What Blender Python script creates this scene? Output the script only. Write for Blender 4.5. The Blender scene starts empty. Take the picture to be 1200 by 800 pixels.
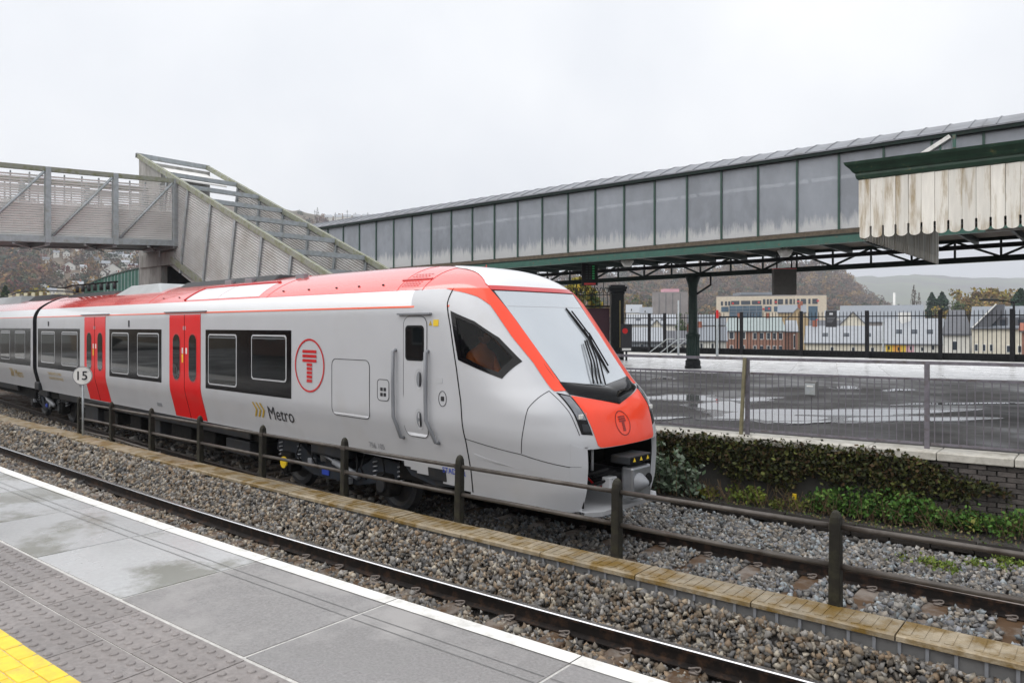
import bpy, bmesh, math, random
import numpy as np
from math import sin, cos, pi, radians, sqrt, floor
from mathutils import Vector
random.seed(7); RNG = np.random.default_rng(7)
SC = bpy.context.scene
COL = SC.collection

# ------------------------------------------------------------------ camera
# z = 0 is the top of the rails; the tracks run along x, the far side is +y
CAM = np.array([0.0, 0.0, 2.8]); FPX = 860.0; HZ = 382.0
TH = math.atan2(1030.0, FPX)
FWD = np.array([-cos(TH), sin(TH), 0.0]); RGT = np.array([sin(TH), cos(TH), 0.0]); UPV = np.array([0, 0, 1.0])
cd = bpy.data.cameras.new('camera'); cam = bpy.data.objects.new('camera', cd); COL.objects.link(cam)
cam.location = CAM; cam.rotation_euler = (radians(90), 0, math.atan2(-FWD[0], FWD[1]))
cd.sensor_width = 36.0; cd.lens = FPX / 1200 * 36.0
cd.shift_y = (HZ - 400.0) / 1200.0
cd.clip_start = 0.05; cd.clip_end = 20000
SC.camera = cam

# ------------------------------------------------------------------ sky, sun, exposure
SUN_EL, SUN_AZ = radians(58), radians(200)
w_ = bpy.data.worlds.new('World'); SC.world = w_; w_.use_nodes = True
nt = w_.node_tree; nt.nodes.clear()
out = nt.nodes.new('ShaderNodeOutputWorld'); bg = nt.nodes.new('ShaderNodeBackground')
sky = nt.nodes.new('ShaderNodeTexSky'); sky.sky_type = 'NISHITA'; sky.sun_disc = False
sky.sun_elevation = SUN_EL; sky.sun_rotation = SUN_AZ; sky.air_density = 1.0; sky.dust_density = 4.0; sky.ozone_density = 1.0
scl = nt.nodes.new('ShaderNodeMixRGB'); scl.blend_type = 'MULTIPLY'; scl.inputs[0].default_value = 1.0
scl.inputs[2].default_value = (0.10, 0.10, 0.10, 1)
tc = nt.nodes.new('ShaderNodeTexCoord')
nz = nt.nodes.new('ShaderNodeTexNoise'); nz.inputs['Scale'].default_value = 2.2; nz.inputs['Detail'].default_value = 4
rp = nt.nodes.new('ShaderNodeValToRGB')
rp.color_ramp.elements[0].position = 0.30; rp.color_ramp.elements[0].color = (0.74, 0.765, 0.81, 1)
rp.color_ramp.elements[1].position = 0.68; rp.color_ramp.elements[1].color = (0.95, 0.955, 0.965, 1)
mx = nt.nodes.new('ShaderNodeMixRGB'); mx.inputs[0].default_value = 0.93
nt.links.new(tc.outputs['Generated'], nz.inputs['Vector']); nt.links.new(nz.outputs['Fac'], rp.inputs[0])
nt.links.new(sky.outputs[0], scl.inputs[1]); nt.links.new(scl.outputs[0], mx.inputs[1]); nt.links.new(rp.outputs[0], mx.inputs[2])
nt.links.new(mx.outputs[0], bg.inputs['Color']); bg.inputs['Strength'].default_value = 0.85
nt.links.new(bg.outputs[0], out.inputs['Surface'])
sl = bpy.data.lights.new('sun', 'SUN'); sl.energy = 1.5; sl.angle = radians(95); sl.color = (1.0, 0.97, 0.93)
so = bpy.data.objects.new('sun', sl); COL.objects.link(so)
so.rotation_euler = (radians(90) - SUN_EL, 0, radians(180) - SUN_AZ + radians(0))
so.location = (0, -20, 60)
SC.view_settings.view_transform = 'Standard'; SC.view_settings.look = 'None'
SC.view_settings.exposure = 0.60; SC.view_settings.gamma = 1.0

# ------------------------------------------------------------------ helpers
def ray(px, py): return (px - 600) * RGT + FPX * FWD + (HZ - py) * UPV
def at(px, py, depth): return CAM + ray(px, py) * (depth / FPX)      # depth in metres along the view
def on_y(px, py, y):
    r = ray(px, py); return CAM + r * (y / r[1])
def on_z(px, py, z):
    r = ray(px, py); return CAM + r * ((z - CAM[2]) / r[2])

class MB:
    def __init__(s): s.v = []; s.f = []; s.m = []
    def add(s, vs, fs, mi=0):
        o = len(s.v); s.v += [tuple(map(float, q)) for q in vs]
        s.f += [tuple(i + o for i in q) for q in fs]; s.m += [mi] * len(fs); return s
    def box(s, a, b, mi=0):
        (x0, y0, z0), (x1, y1, z1) = a, b
        return s.add([(x0,y0,z0),(x1,y0,z0),(x1,y1,z0),(x0,y1,z0),(x0,y0,z1),(x1,y0,z1),(x1,y1,z1),(x0,y1,z1)],
                     [(0,3,2,1),(4,5,6,7),(0,1,5,4),(1,2,6,5),(2,3,7,6),(3,0,4,7)], mi)
    def obox(s, c, ax, ay, az, mi=0):
        c, ax, ay, az = map(lambda q: np.array(q, float), (c, ax, ay, az))
        vs = [c+i*ax+j*ay+k*az for k in (-1,1) for (i,j) in ((-1,-1),(1,-1),(1,1),(-1,1))]
        return s.add(vs, [(0,3,2,1),(4,5,6,7),(0,1,5,4),(1,2,6,5),(2,3,7,6),(3,0,4,7)], mi)
    def bar(s, p, q, w, h, mi=0, up=(0,0,1)):
        p, q = np.array(p, float), np.array(q, float); d = q - p; L = np.linalg.norm(d); d = d / L
        u_ = np.array(up, float); sd = np.cross(d, u_)
        if np.linalg.norm(sd) < 1e-4: sd = np.cross(d, (1, 0, 0))
        sd /= np.linalg.norm(sd); u_ = np.cross(sd, d)
        return s.obox((p + q) / 2, d * L / 2, sd * w / 2, u_ * h / 2, mi)
    def tube(s, pts, r, n=8, mi=0, cap=True):
        pts = [np.array(q, float) for q in pts]; rr = r if hasattr(r, '__len__') else [r] * len(pts)
        ref = None; o = len(s.v); vs = []
        for i, q in enumerate(pts):
            d = pts[min(i+1, len(pts)-1)] - pts[max(i-1, 0)]; d /= (np.linalg.norm(d) + 1e-9)
            if ref is None:
                ref = np.cross(d, (0, 0, 1)); 
                if np.linalg.norm(ref) < 1e-3: ref = np.cross(d, (1, 0, 0))
            ref = ref - d * (ref @ d); ref /= np.linalg.norm(ref); b = np.cross(d, ref)
            vs += [q + rr[i] * (ref * cos(2*pi*k/n) + b * sin(2*pi*k/n)) for k in range(n)]
        fs = [(i*n+k, i*n+(k+1)%n, (i+1)*n+(k+1)%n, (i+1)*n+k) for i in range(len(pts)-1) for k in range(n)]
        if cap: fs += [tuple(range(n))[::-1], tuple((len(pts)-1)*n + k for k in range(n))]
        return s.add(vs, fs, mi)
    def lathe(s, c, prof, n=16, mi=0, flute=0, nf=12):
        vs = []; c = np.array(c, float)
        for r, z in prof:
            for k in range(n):
                a = 2*pi*k/n; q = r * (1 - flute * (k % 2))
                vs.append(c + (q*cos(a), q*sin(a), z))
        fs = [(i*n+k, i*n+(k+1)%n, (i+1)*n+(k+1)%n, (i+1)*n+k) for i in range(len(prof)-1) for k in range(n)]
        fs += [tuple(range(n))[::-1], tuple((len(prof)-1)*n + k for k in range(n))]
        return s.add(vs, fs, mi)
    def prism(s, poly, d, mi=0):
        n = len(poly); d = np.array(d, float); vs = [np.array(q, float) for q in poly] ; vs += [q + d for q in vs]
        return s.add(vs, [tuple(range(n))[::-1], tuple(range(n, 2*n))] + [(i, (i+1)%n, (i+1)%n+n, i+n) for i in range(n)], mi)
    def build(s, name, mats, parent=None, smooth=False, kind=None, bevel=0, weld=False, label=None):
        o = base_of(parent) if parent else np.zeros(3)
        me = bpy.data.meshes.new(name); me.from_pydata((np.array(s.v) - o).tolist(), [], s.f)
        for mt in (mats if isinstance(mats, (list, tuple)) else [mats]): me.materials.append(mt)
        me.polygons.foreach_set('material_index', s.m)
        bm = bmesh.new(); bm.from_mesh(me)
        if weld: bmesh.ops.remove_doubles(bm, verts=bm.verts, dist=0.0004)
        bmesh.ops.recalc_face_normals(bm, faces=bm.faces); bm.to_mesh(me); bm.free()
        if smooth: me.polygons.foreach_set('use_smooth', [True] * len(me.polygons))
        ob = bpy.data.objects.new(name, me); COL.objects.link(ob)
        if parent: ob.parent = parent
        if kind: ob['kind'] = kind
        if label: ob['label'] = label
        if bevel:
            b = ob.modifiers.new('b', 'BEVEL'); b.width = bevel; b.segments = 2; b.limit_method = 'ANGLE'
        return ob
def base_of(o):
    b = np.zeros(3)
    while o: b += np.array(o.location); o = o.parent
    return b
def thing(name, label, cat, loc=(0, 0, 0), group=None):
    o = bpy.data.objects.new(name, None); COL.objects.link(o); o.location = tuple(map(float, loc)); o.empty_display_size = .2
    return tag(o, label, cat, group)
def tag(o, label, cat, group=None):
    o['label'] = label; o['category'] = cat
    if group: o['group'] = group
    return o
def clone(src, parent, loc=None, rot=None, name=None):
    c = src.copy(); COL.objects.link(c); c.parent = parent
    if loc is not None: c.location = tuple(map(float, loc))
    if rot is not None: c.rotation_euler = rot
    return c
def struct(o): o['kind'] = 'structure'; return o

# ------------------------------------------------------------------ materials
def N(t, k, **kw):
    n = t.nodes.new(k)
    for a, b in kw.items(): n.inputs[a].default_value = b
    return n
def mat(name, col, rough=.6, metal=0, var=.15, vs=6, bump=0, bs=40, coat=0, spec=.5, stretch=None, dirt=None, dscale=3, dlo=.5, dhi=.7,
        rvar=0, rs=2, orand=0, alpha=1, coord='Object', attr=None):
    m = bpy.data.materials.new(name); m.use_nodes = True; t = m.node_tree; p = t.nodes['Principled BSDF']
    p.inputs['Roughness'].default_value = rough; p.inputs['Metallic'].default_value = metal
    p.inputs['Coat Weight'].default_value = coat; p.inputs['Coat Roughness'].default_value = .08
    p.inputs['Specular IOR Level'].default_value = spec; p.inputs['Alpha'].default_value = alpha
    c = N(t, 'ShaderNodeTexCoord'); mp = N(t, 'ShaderNodeMapping'); t.links.new(c.outputs[coord], mp.inputs[0])
    if orand:                                               # copies of one mesh get their own stretch of pattern
        oj = N(t, 'ShaderNodeObjectInfo'); vm = N(t, 'ShaderNodeVectorMath'); vm.operation = 'SCALE'; vm.inputs[0].default_value = (31.0, 17.0, 23.0)
        t.links.new(oj.outputs['Random'], vm.inputs['Scale']); t.links.new(vm.outputs[0], mp.inputs['Location'])
    if stretch: mp.inputs['Scale'].default_value = stretch
    nz = N(t, 'ShaderNodeTexNoise', Scale=vs, Detail=6, Roughness=.6); t.links.new(mp.outputs[0], nz.inputs['Vector'])
    a = np.array(col)
    mr = N(t, 'ShaderNodeMapRange'); mr.inputs[1].default_value = .3; mr.inputs[2].default_value = .7
    mr.inputs[3].default_value = 1 - var; mr.inputs[4].default_value = 1 + var; t.links.new(nz.outputs['Fac'], mr.inputs[0])
    mu = N(t, 'ShaderNodeMixRGB'); mu.blend_type = 'MULTIPLY'; mu.inputs[0].default_value = 1; mu.inputs[1].default_value = (*a, 1)
    t.links.new(mr.outputs[0], mu.inputs[2]); last = mu.outputs[0]
    if attr:
        at_ = N(t, 'ShaderNodeAttribute'); at_.attribute_name = attr; t.links.new(at_.outputs['Color'], mu.inputs[1])
    if orand:
        oi = N(t, 'ShaderNodeObjectInfo'); r2 = N(t, 'ShaderNodeMapRange'); r2.inputs[3].default_value = 1 - orand; r2.inputs[4].default_value = 1 + orand
        t.links.new(oi.outputs['Random'], r2.inputs[0]); m2 = N(t, 'ShaderNodeMixRGB'); m2.blend_type = 'MULTIPLY'; m2.inputs[0].default_value = 1
        t.links.new(last, m2.inputs[1]); t.links.new(r2.outputs[0], m2.inputs[2]); last = m2.outputs[0]
    if dirt is not None:
        n2 = N(t, 'ShaderNodeTexNoise', Scale=dscale, Detail=8, Roughness=.65); t.links.new(mp.outputs[0], n2.inputs['Vector'])
        r3 = N(t, 'ShaderNodeMapRange'); r3.inputs[1].default_value = dlo; r3.inputs[2].default_value = dhi; t.links.new(n2.outputs['Fac'], r3.inputs[0])
        m3 = N(t, 'ShaderNodeMixRGB'); m3.inputs[2].default_value = (*dirt, 1); t.links.new(r3.outputs[0], m3.inputs[0]); t.links.new(last, m3.inputs[1]); last = m3.outputs[0]
    t.links.new(last, p.inputs['Base Color'])
    if rvar:
        n4 = N(t, 'ShaderNodeTexNoise', Scale=rs, Detail=5, Roughness=.55); t.links.new(mp.outputs[0], n4.inputs['Vector'])
        r4 = N(t, 'ShaderNodeMapRange'); r4.inputs[1].default_value = .35; r4.inputs[2].default_value = .65
        r4.inputs[3].default_value = max(.03, rough - rvar); r4.inputs[4].default_value = min(1, rough + rvar)
        t.links.new(n4.outputs['Fac'], r4.inputs[0]); t.links.new(r4.outputs[0], p.inputs['Roughness'])
    if bump:
        n5 = N(t, 'ShaderNodeTexNoise', Scale=bs, Detail=5); t.links.new(mp.outputs[0], n5.inputs['Vector'])
        b = N(t, 'ShaderNodeBump', Strength=bump, Distance=.02); t.links.new(n5.outputs['Fac'], b.inputs['Height']); t.links.new(b.outputs[0], p.inputs['Normal'])
    return m
def glassy(name, col, rough=.12, trans=.3):
    m = mat(name, col, rough, orand=.12, var=.08, vs=1.6, spec=.5, stretch=(1.2, 1.2, .7), dirt=tuple(min(1, c*1.3) for c in col), dscale=1.0, dlo=.45, dhi=.85); t = m.node_tree
    p = t.nodes['Principled BSDF']; o = t.nodes['Material Output']; tr = N(t, 'ShaderNodeBsdfTransparent'); mxs = N(t, 'ShaderNodeMixShader')
    mxs.inputs[0].default_value = trans; t.links.new(p.outputs[0], mxs.inputs[1]); t.links.new(tr.outputs[0], mxs.inputs[2]); t.links.new(mxs.outputs[0], o.inputs['Surface'])
    return m
M = {}
M['silver'] = mat('silver_paint', (.50, .51, .535), .42, metal=.08, var=.03, vs=1.5, coat=.25, dirt=(.44, .43, .42), dscale=1.1, dlo=.55, dhi=.95)
M['white'] = mat('white_paint', (.74, .75, .77), .28, var=.02, vs=1.5, coat=.5)
M['red'] = mat('red_paint', (.70, .004, .006), .42, var=.04, vs=2, coat=.25, spec=.3)
M['roofred'] = mat('roof_red_paint', (.82, .05, .03), .22, var=.04, vs=2, coat=1.0); M['roofred'].node_tree.nodes['Principled BSDF'].inputs['Coat IOR'].default_value = 2.7
M['red'].node_tree.nodes['Principled BSDF'].inputs['Coat IOR'].default_value = 1.45
M['coral'] = mat('coral_paint', (.90, .058, .016), .32, var=.03, vs=2, coat=.4, spec=.35)
M['dred'] = mat('dark_red_paint', (.55, .008, .012), .3, var=.04, coat=.6)
M['black'] = mat('black_gloss', (.004, .004, .005), .10, var=.1, spec=.22)
M['dkgrey'] = mat('dark_grey_paint', (.026, .028, .032), .55, spec=.3, var=.25, vs=5, dirt=(.040, .034, .028), dscale=4)
M['under'] = mat('underframe', (.007, .0068, .0065), .8, spec=.15, var=.4, vs=6, dirt=(.022, .018, .015), dscale=7)
M['bogie'] = mat('bogie_blue_grey', (.026, .032, .042), .5, spec=.3, var=.25, vs=5, dirt=(.035, .03, .026), dscale=6)
M['steel'] = mat('steel', (.32, .33, .35), .38, metal=.8, var=.15, vs=8)
M['midgrey'] = mat('mid_grey', (.22, .23, .25), .4, var=.08)
M['litegrey'] = mat('light_grey', (.46, .47, .49), .35, var=.06)
M['rubber'] = mat('rubber', (.008, .008, .009), .8, spec=.2, var=.2)
M['glass'] = mat('train_glass', (.006, .008, .009), .03, var=.6, vs=1.2, spec=.5, dirt=(.022, .024, .023), dscale=.9, dlo=.50, dhi=.9)
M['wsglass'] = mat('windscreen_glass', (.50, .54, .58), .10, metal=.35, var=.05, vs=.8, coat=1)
M['yellow'] = mat('yellow', (.80, .55, .02), .5, var=.1)
M['blue'] = mat('blue_mark', (.03, .07, .45), .5, var=.1)
M['ink'] = mat('ink', (.02, .02, .025), .5, var=.1)
M['gold'] = mat('ochre_mark', (.45, .30, .03), .5, var=.1)
M['lamp'] = mat('headlamp_glass', (.16, .17, .19), .08, var=.3, vs=9, coat=1)
M['conc'] = mat('concrete', (.34, .335, .32), .75, var=.18, vs=3, bump=.25, bs=30, stretch=(1, 1, .3), dirt=(.16, .155, .14), dscale=2.4, dlo=.48, dhi=.72)
M['galv'] = mat('galvanised_steel', (.36, .39, .41), .5, metal=.25, var=.15, vs=7, dirt=(.24, .25, .20), dscale=5, dlo=.5, dhi=.8)
M['galvmoss'] = mat('mossy_galvanised', (.30, .31, .27), .6, metal=.1, var=.2, vs=6, dirt=(.17, .18, .09), dscale=6, dlo=.42, dhi=.65)
M['louvre'] = mat('louvre_sheet', (.80, .79, .77), .5, var=.08, vs=2, dirt=(.60, .59, .57), dscale=1.0, dlo=.5, dhi=.8)
M['clad'] = mat('stair_cladding', (.44, .435, .43), .5, metal=.15, var=.14, vs=1.2, dirt=(.33, .31, .29), dscale=.9, dlo=.45, dhi=.7)
M['green'] = mat('bridge_green', (.030, .105, .080), .5, var=.15, vs=4, dirt=(.12, .075, .045), dscale=6, dlo=.58, dhi=.72)
M['dgreen'] = mat('dark_green_iron', (.007, .020, .016), .5, spec=.25, var=.25, vs=6, dirt=(.05, .04, .03), dscale=6, dlo=.58, dhi=.8)
M['mgreen'] = mat('mullion_green', (.020, .062, .045), .5, var=.2, vs=6)
M['biron'] = mat('black_iron', (.008, .009, .010), .55, spec=.2, var=.3, vs=6)
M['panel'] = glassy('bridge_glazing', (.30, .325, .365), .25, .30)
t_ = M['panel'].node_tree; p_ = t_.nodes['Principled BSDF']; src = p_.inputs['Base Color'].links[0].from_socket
tc_ = N(t_, 'ShaderNodeTexCoord'); sx = N(t_, 'ShaderNodeSeparateXYZ'); t_.links.new(tc_.outputs['Object'], sx.inputs[0])   # brightness of the parapet inside, painted into the panel colour from the sill up
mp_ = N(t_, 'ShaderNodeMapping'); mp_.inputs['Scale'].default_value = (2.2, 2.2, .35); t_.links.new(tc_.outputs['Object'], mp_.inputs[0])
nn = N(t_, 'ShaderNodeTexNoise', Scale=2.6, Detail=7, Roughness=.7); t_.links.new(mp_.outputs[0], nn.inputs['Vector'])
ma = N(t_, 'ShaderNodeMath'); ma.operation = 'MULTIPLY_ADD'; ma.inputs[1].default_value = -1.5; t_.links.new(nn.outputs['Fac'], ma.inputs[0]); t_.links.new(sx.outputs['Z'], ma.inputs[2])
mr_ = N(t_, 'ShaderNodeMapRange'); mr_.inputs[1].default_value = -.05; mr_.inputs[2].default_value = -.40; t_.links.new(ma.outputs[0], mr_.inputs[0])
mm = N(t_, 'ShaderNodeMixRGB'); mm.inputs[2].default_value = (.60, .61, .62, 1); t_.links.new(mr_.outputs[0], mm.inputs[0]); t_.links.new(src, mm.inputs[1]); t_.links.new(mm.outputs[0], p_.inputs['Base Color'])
M['cabglass'] = glassy('cab_glass', (.01, .011, .013), .04, .78)
M['roofmetal'] = mat('bridge_roof', (.19, .20, .225), .42, metal=.1, var=.14, vs=1.0, stretch=(1, 1, 1), dirt=(.12, .125, .13), dscale=1.6)
M['valance'] = mat('valance_board', (.76, .74, .68), .65, var=.10, vs=3, stretch=(4, 4, .5), dirt=(.30, .21, .09), dscale=1.7, dlo=.49, dhi=.70, orand=.12)
M['corn'] = mat('cornice_green', (.018, .050, .032), .45, var=.25, vs=5, dirt=(.16, .15, .06), dscale=5, dlo=.6, dhi=.75)
M['timber'] = mat('stained_timber', (.10, .078, .055), .8, var=.3, vs=8)
M['slab'] = mat('platform_slab', (.235, .228, .226), .42, var=.20, vs=55, bump=.12, bs=160, dirt=(.32, .31, .305), dscale=1.3, dlo=.48, dhi=.62, rvar=.26, rs=.9, orand=.10)
M['sheenslab'] = mat('wet_sheen_slab', (.42, .425, .43), .16, var=.07, vs=30, bump=.02, bs=120, dirt=(.22, .22, .195), dscale=1.0, dlo=.50, dhi=.60, rvar=.13, rs=.9, orand=.06)  # wet slabs, the sheen of the water film put into the pale base colour
M['tact'] = mat('tactile_slab', (.225, .205, .198), .42, var=.2, vs=30, bump=.1, bs=150, rvar=.18, rs=2.0, orand=.10)
M['joint'] = mat('joint_mortar', (.50, .49, .47), .7, var=.2, vs=20)
M['wline'] = mat('white_line_paint', (.74, .735, .71), .55, var=.07, vs=10, dirt=(.42, .41, .38), dscale=6, dlo=.50, dhi=.80)
M['yline'] = mat('yellow_line_paint', (.85, .60, .05), .55, var=.10, vs=10, dirt=(.48, .37, .10), dscale=9, dlo=.5, dhi=.8, orand=.05)
M['soil'] = mat('soil', (.050, .042, .032), .95, var=.4, vs=5, bump=.6, bs=15)
M['ballastbed'] = mat('ballast_bed', (.055, .050, .046), .95, var=.5, vs=22, bump=1, bs=30)
M['stone'] = mat('ballast_stone', (.2, .2, .2), .75, var=.25, vs=30, attr='Col')
M['rail'] = mat('rail_dark', (.012, .009, .008), .6, spec=.25, var=.35, vs=9, dirt=(.06, .032, .018), dscale=9)
M['railtop'] = mat('rail_running_surface', (.62, .63, .66), .22, metal=.95, var=.08, vs=9)
M['railtop2'] = mat('rail_worn_surface', (.16, .14, .13), .38, metal=.7, var=.2, vs=9)
M['sleeper'] = mat('concrete_sleeper', (.17, .145, .125), .75, var=.2, vs=9, dirt=(.07, .035, .012), dscale=2.5, dlo=.42, dhi=.58, orand=.15)
M['clip'] = mat('rail_clip', (.17, .145, .13), .55, metal=.3, var=.2)
M['lid'] = mat('trough_lid', (.30, .25, .175), .45, var=.25, vs=7, bump=.3, bs=60, dirt=(.17, .105, .022), dscale=3.6, dlo=.44, dhi=.60, orand=.14)
M['trough'] = mat('trough_side', (.15, .15, .15), .6, var=.2, vs=6)
M['dktrough'] = mat('old_trough', (.020, .017, .015), .85, spec=.2, var=.35, vs=9, orand=.25)
M['post'] = mat('fence_post', (.017, .0155, .012), .6, spec=.3, var=.3, vs=9, dirt=(.050, .048, .028), dscale=7, dlo=.48, dhi=.72)
M['tube'] = mat('fence_tube', (.085, .074, .065), .45, metal=.25, var=.3, vs=7, dirt=(.04, .028, .02), dscale=5)
M['asph'] = mat('wet_asphalt', (.026, .024, .023), .52, var=.25, vs=1.1, bump=.06, bs=60, dirt=(.055, .051, .048), dscale=.8, rvar=.22, rs=.55, spec=.35)
M['damp'] = mat('damp_asphalt', (.030, .028, .027), .24, var=.2, vs=1.5, spec=.5)
M['puddle'] = mat('puddle_water', (.10, .10, .10), .03, var=.1)
M['wetpave'] = mat('wet_paving', (.78, .78, .78), .24, var=.10, vs=1, rvar=.07, rs=1.2, orand=.06)
M['stonec'] = mat('coping_stone', (.52, .50, .45), .55, var=.18, vs=7, bump=.2, bs=40, dirt=(.22, .20, .15), dscale=4, dlo=.5, dhi=.75, rvar=.2, orand=.1)
M['brick'] = mat('old_brick', (.085, .075, .070), .8, var=.3, vs=12, bump=.4, bs=50, orand=.4)
M['mortar'] = mat('mortar', (.06, .057, .052), .9, var=.2)
M['railg'] = mat('railing_grey', (.16, .15, .175), .5, metal=.2, var=.25, vs=9, dirt=(.09, .075, .06), dscale=8)
M['oldpost'] = mat('old_yellowed_post', (.19, .17, .10), .6, var=.3, vs=8)
M['ivy'] = mat('ivy_leaf', (.030, .036, .012), .5, var=.5, vs=9, dirt=(.055, .032, .016), dscale=2.6, dlo=.44, dhi=.62)
M['weed'] = mat('weed_leaf', (.060, .135, .022), .55, var=.45, vs=7)
M['budd'] = mat('grey_green_leaf', (.085, .125, .075), .6, var=.4, vs=7)
M['dry'] = mat('dry_stalks', (.15, .10, .055), .8, var=.3)
M['ygreen'] = mat('yellow_green_leaf', (.17, .19, .03), .55, var=.4, vs=7)
M['skin'] = mat('skin', (.42, .23, .16), .55, var=.05)
M['hivis'] = mat('orange_jacket', (.85, .22, .02), .7, var=.1)
M['hair'] = mat('hair', (.03, .02, .015), .7, var=.2)
# ------------------------------------------------------------------ layout of the station (metres)
def c1(x):                       # far rail of the near track
    d = max(0.0, x + 13); return 5.5 + (d*d/260 if d < 17 else 289/260 + (d-17)*.13)
def y1(x): return c1(x) - .7535
def yE(x):                       # platform edge
    d = max(0.0, x + 13); return 3.15 + (d*d/350 if d < 17 else 289/350 + (d-17)*.097)
def y2(x):                       # centre of the train's track
    if x < -24: return 8.22 + 19.5**2/480 + (-24 - x) * 2*19.5/480
    return 8.22 + (x + 4.5)**2 / 480
def yT(x):                       # front of the cable trough
    d = max(0.0, x + 13); return 6.05 + (d*d/560 if d < 17 else 289/560 + (d-17)*.061)
def yP(x):                       # edge of the far platform
    return float(np.interp(x, [-90, -7, -1, 12], [11.9, 11.9, 12.62, 14.3]))
def rng(a, b, n): return [a + (b - a) * i / n for i in range(n + 1)]

# ------------------------------------------------------------------ ground
g = MB().add([(-6000, -2500, -6.5), (3000, -2500, -6.5), (3000, 6500, -6.5), (-6000, 6500, -6.5)], [(0, 1, 2, 3)])
M['townground'] = mat('town_ground', (.10, .10, .085), .9, var=.3, vs=.02)
struct(g.build('ground', M['townground']))
g = MB().box((-160, -30, -6.49), (70, 52, -.42)); struct(g.build('station_embankment', M['soil']))
# ballast bed with its cross profile
g = MB(); xs = rng(-70, 14, 84); prof = []
def bedz(x, y):
    t = yT(x)
    ks = [3.0, y1(x)-1.3, c1(x)-.12, c1(x)+.12, t-.05, t+.45, y2(x)-1.3, y2(x)+1.3, 10.7, 11.05, 13.2]
    zs = [-.24, -.205, -.19, -.16, .23, .10, -.15, -.15, -.18, -.16, -.10]
    zs[4] = float(np.interp(x, [-30, -14, -7, -2, 2], [.36, .33, .30, .24, .20])); zs[5] = zs[4]*.5
    return float(np.interp(y, ks, zs))
ysn = 60
vs = [(x, 3.0 + (10.2) * j / ysn, bedz(x, 3.0 + 10.2 * j / ysn) - .055) for x in xs for j in range(ysn + 1)]
fs = [(i*(ysn+1)+j, (i+1)*(ysn+1)+j, (i+1)*(ysn+1)+j+1, i*(ysn+1)+j+1) for i in range(len(xs)-1) for j in range(ysn)]
struct(g.add(vs, fs).build('track_bed', M['ballastbed'], smooth=True))

# ------------------------------------------------------------------ ballast stones
ico = bmesh.new(); bmesh.ops.create_icosphere(ico, subdivisions=1, radius=1.0)
ico.free()
IV = np.array([(x, y, z) for z in (-.78, .78) for (x, y) in ((-.8, -.8), (.8, -.8), (.8, .8), (-.8, .8))]); IF = np.array([(0, 2, 1), (0, 3, 2), (4, 5, 6), (4, 6, 7), (0, 1, 5), (0, 5, 4), (1, 2, 6), (1, 6, 5), (2, 3, 7), (2, 7, 6), (3, 0, 4), (3, 4, 7)])
def stones(name, label, pts, size, cols, seed=0):
    r = np.random.default_rng(seed); n = len(pts)
    V = np.repeat(IV[None], n, 0) * r.uniform(.5, 1.35, (n, len(IV), 1)) + r.normal(size=(n, len(IV), 3))*.16
    V *= r.uniform(.55, 1.25, (n, 1, 3))
    q = r.normal(size=(n, 4)); q /= np.linalg.norm(q, axis=1, keepdims=True); a, b, c, d = q.T
    R = np.stack([np.stack([1-2*(c*c+d*d), 2*(b*c-a*d), 2*(b*d+a*c)], 1), np.stack([2*(b*c+a*d), 1-2*(b*b+d*d), 2*(c*d-a*b)], 1), np.stack([2*(b*d-a*c), 2*(c*d+a*b), 1-2*(b*b+c*c)], 1)], 1)
    V = np.einsum('nij,nkj->nki', R, V) * (np.array(size) * r.uniform(.6, 1.35, n))[:, None, None] + np.array(pts)[:, None, :]
    F = IF[None] + (np.arange(n) * len(IV))[:, None, None]
    me = bpy.data.meshes.new(name); nv = n * len(IV); nf = n * len(IF)
    me.vertices.add(nv); me.vertices.foreach_set('co', V.reshape(-1).astype(np.float32))
    me.loops.add(nf * 3); me.loops.foreach_set('vertex_index', F.reshape(-1).astype(np.int32))
    me.polygons.add(nf); me.polygons.foreach_set('loop_start', np.arange(0, nf*3, 3, dtype=np.int32))
    me.update(calc_edges=True); me.validate()
    ca = me.attributes.new('Col', 'FLOAT_COLOR', 'POINT')
    cc = np.array(cols)[r.integers(0, len(cols), n)] * r.uniform(.42, 1.5, (n, 1)); cc = np.concatenate([cc, np.ones((n, 1))], 1)
    ca.data.foreach_set('color', np.repeat(cc, len(IV), 0).reshape(-1).astype(np.float32))
    me.materials.append(M['stone']); o = bpy.data.objects.new(name, me); COL.objects.link(o)
    tag(o, label, 'ballast'); o['kind'] = 'stuff'; return o
GREY = [(.19, .182, .172), (.14, .133, .125), (.24, .228, .212), (.17, .152, .13), (.21, .18, .145), (.10, .098, .098)]
WARM = GREY + [(.24, .19, .135), (.18, .13, .085), (.30, .27, .22), (.15, .11, .075)]
def scatter(n, xa, xb, ya, yb, dz=0.0, seed=0, skip=None):
    r = np.random.default_rng(seed); P = []
    for x, t in zip(r.uniform(xa, xb, n), r.uniform(0, 1, n)):
        a, b = ya(x), yb(x)
        if b <= a: continue
        y = a + (b - a) * t
        if skip and skip(x, y): continue
        P.append((x, y, bedz(x, y) + dz + r.uniform(-.02, .022)))
    return P
SLP = .65
def sl_near(x): return abs(((x + 100) % SLP) - SLP/2)
def skip2(x, y):                                     # leave the sleepers of the train's track partly bare
    d = y - y2(x); 
    if abs(abs(d) - .7535) < .085: return True
    return sl_near(x) < .125 and (.22 < d < 1.02 or (-.35 < d <= .22 and random.random() < .7))
def skip1(x, y): return abs(y - c1(x)) < .08 or abs(y - c1(x) + 1.507) < .08
P = scatter(22000, -14, 4, lambda x: yE(x) + .75, lambda x: c1(x) - .07, 0, 1, skip1) + scatter(16500, -14, 4, lambda x: c1(x) + .07, lambda x: yT(x) - .01, 0, 2)
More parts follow.
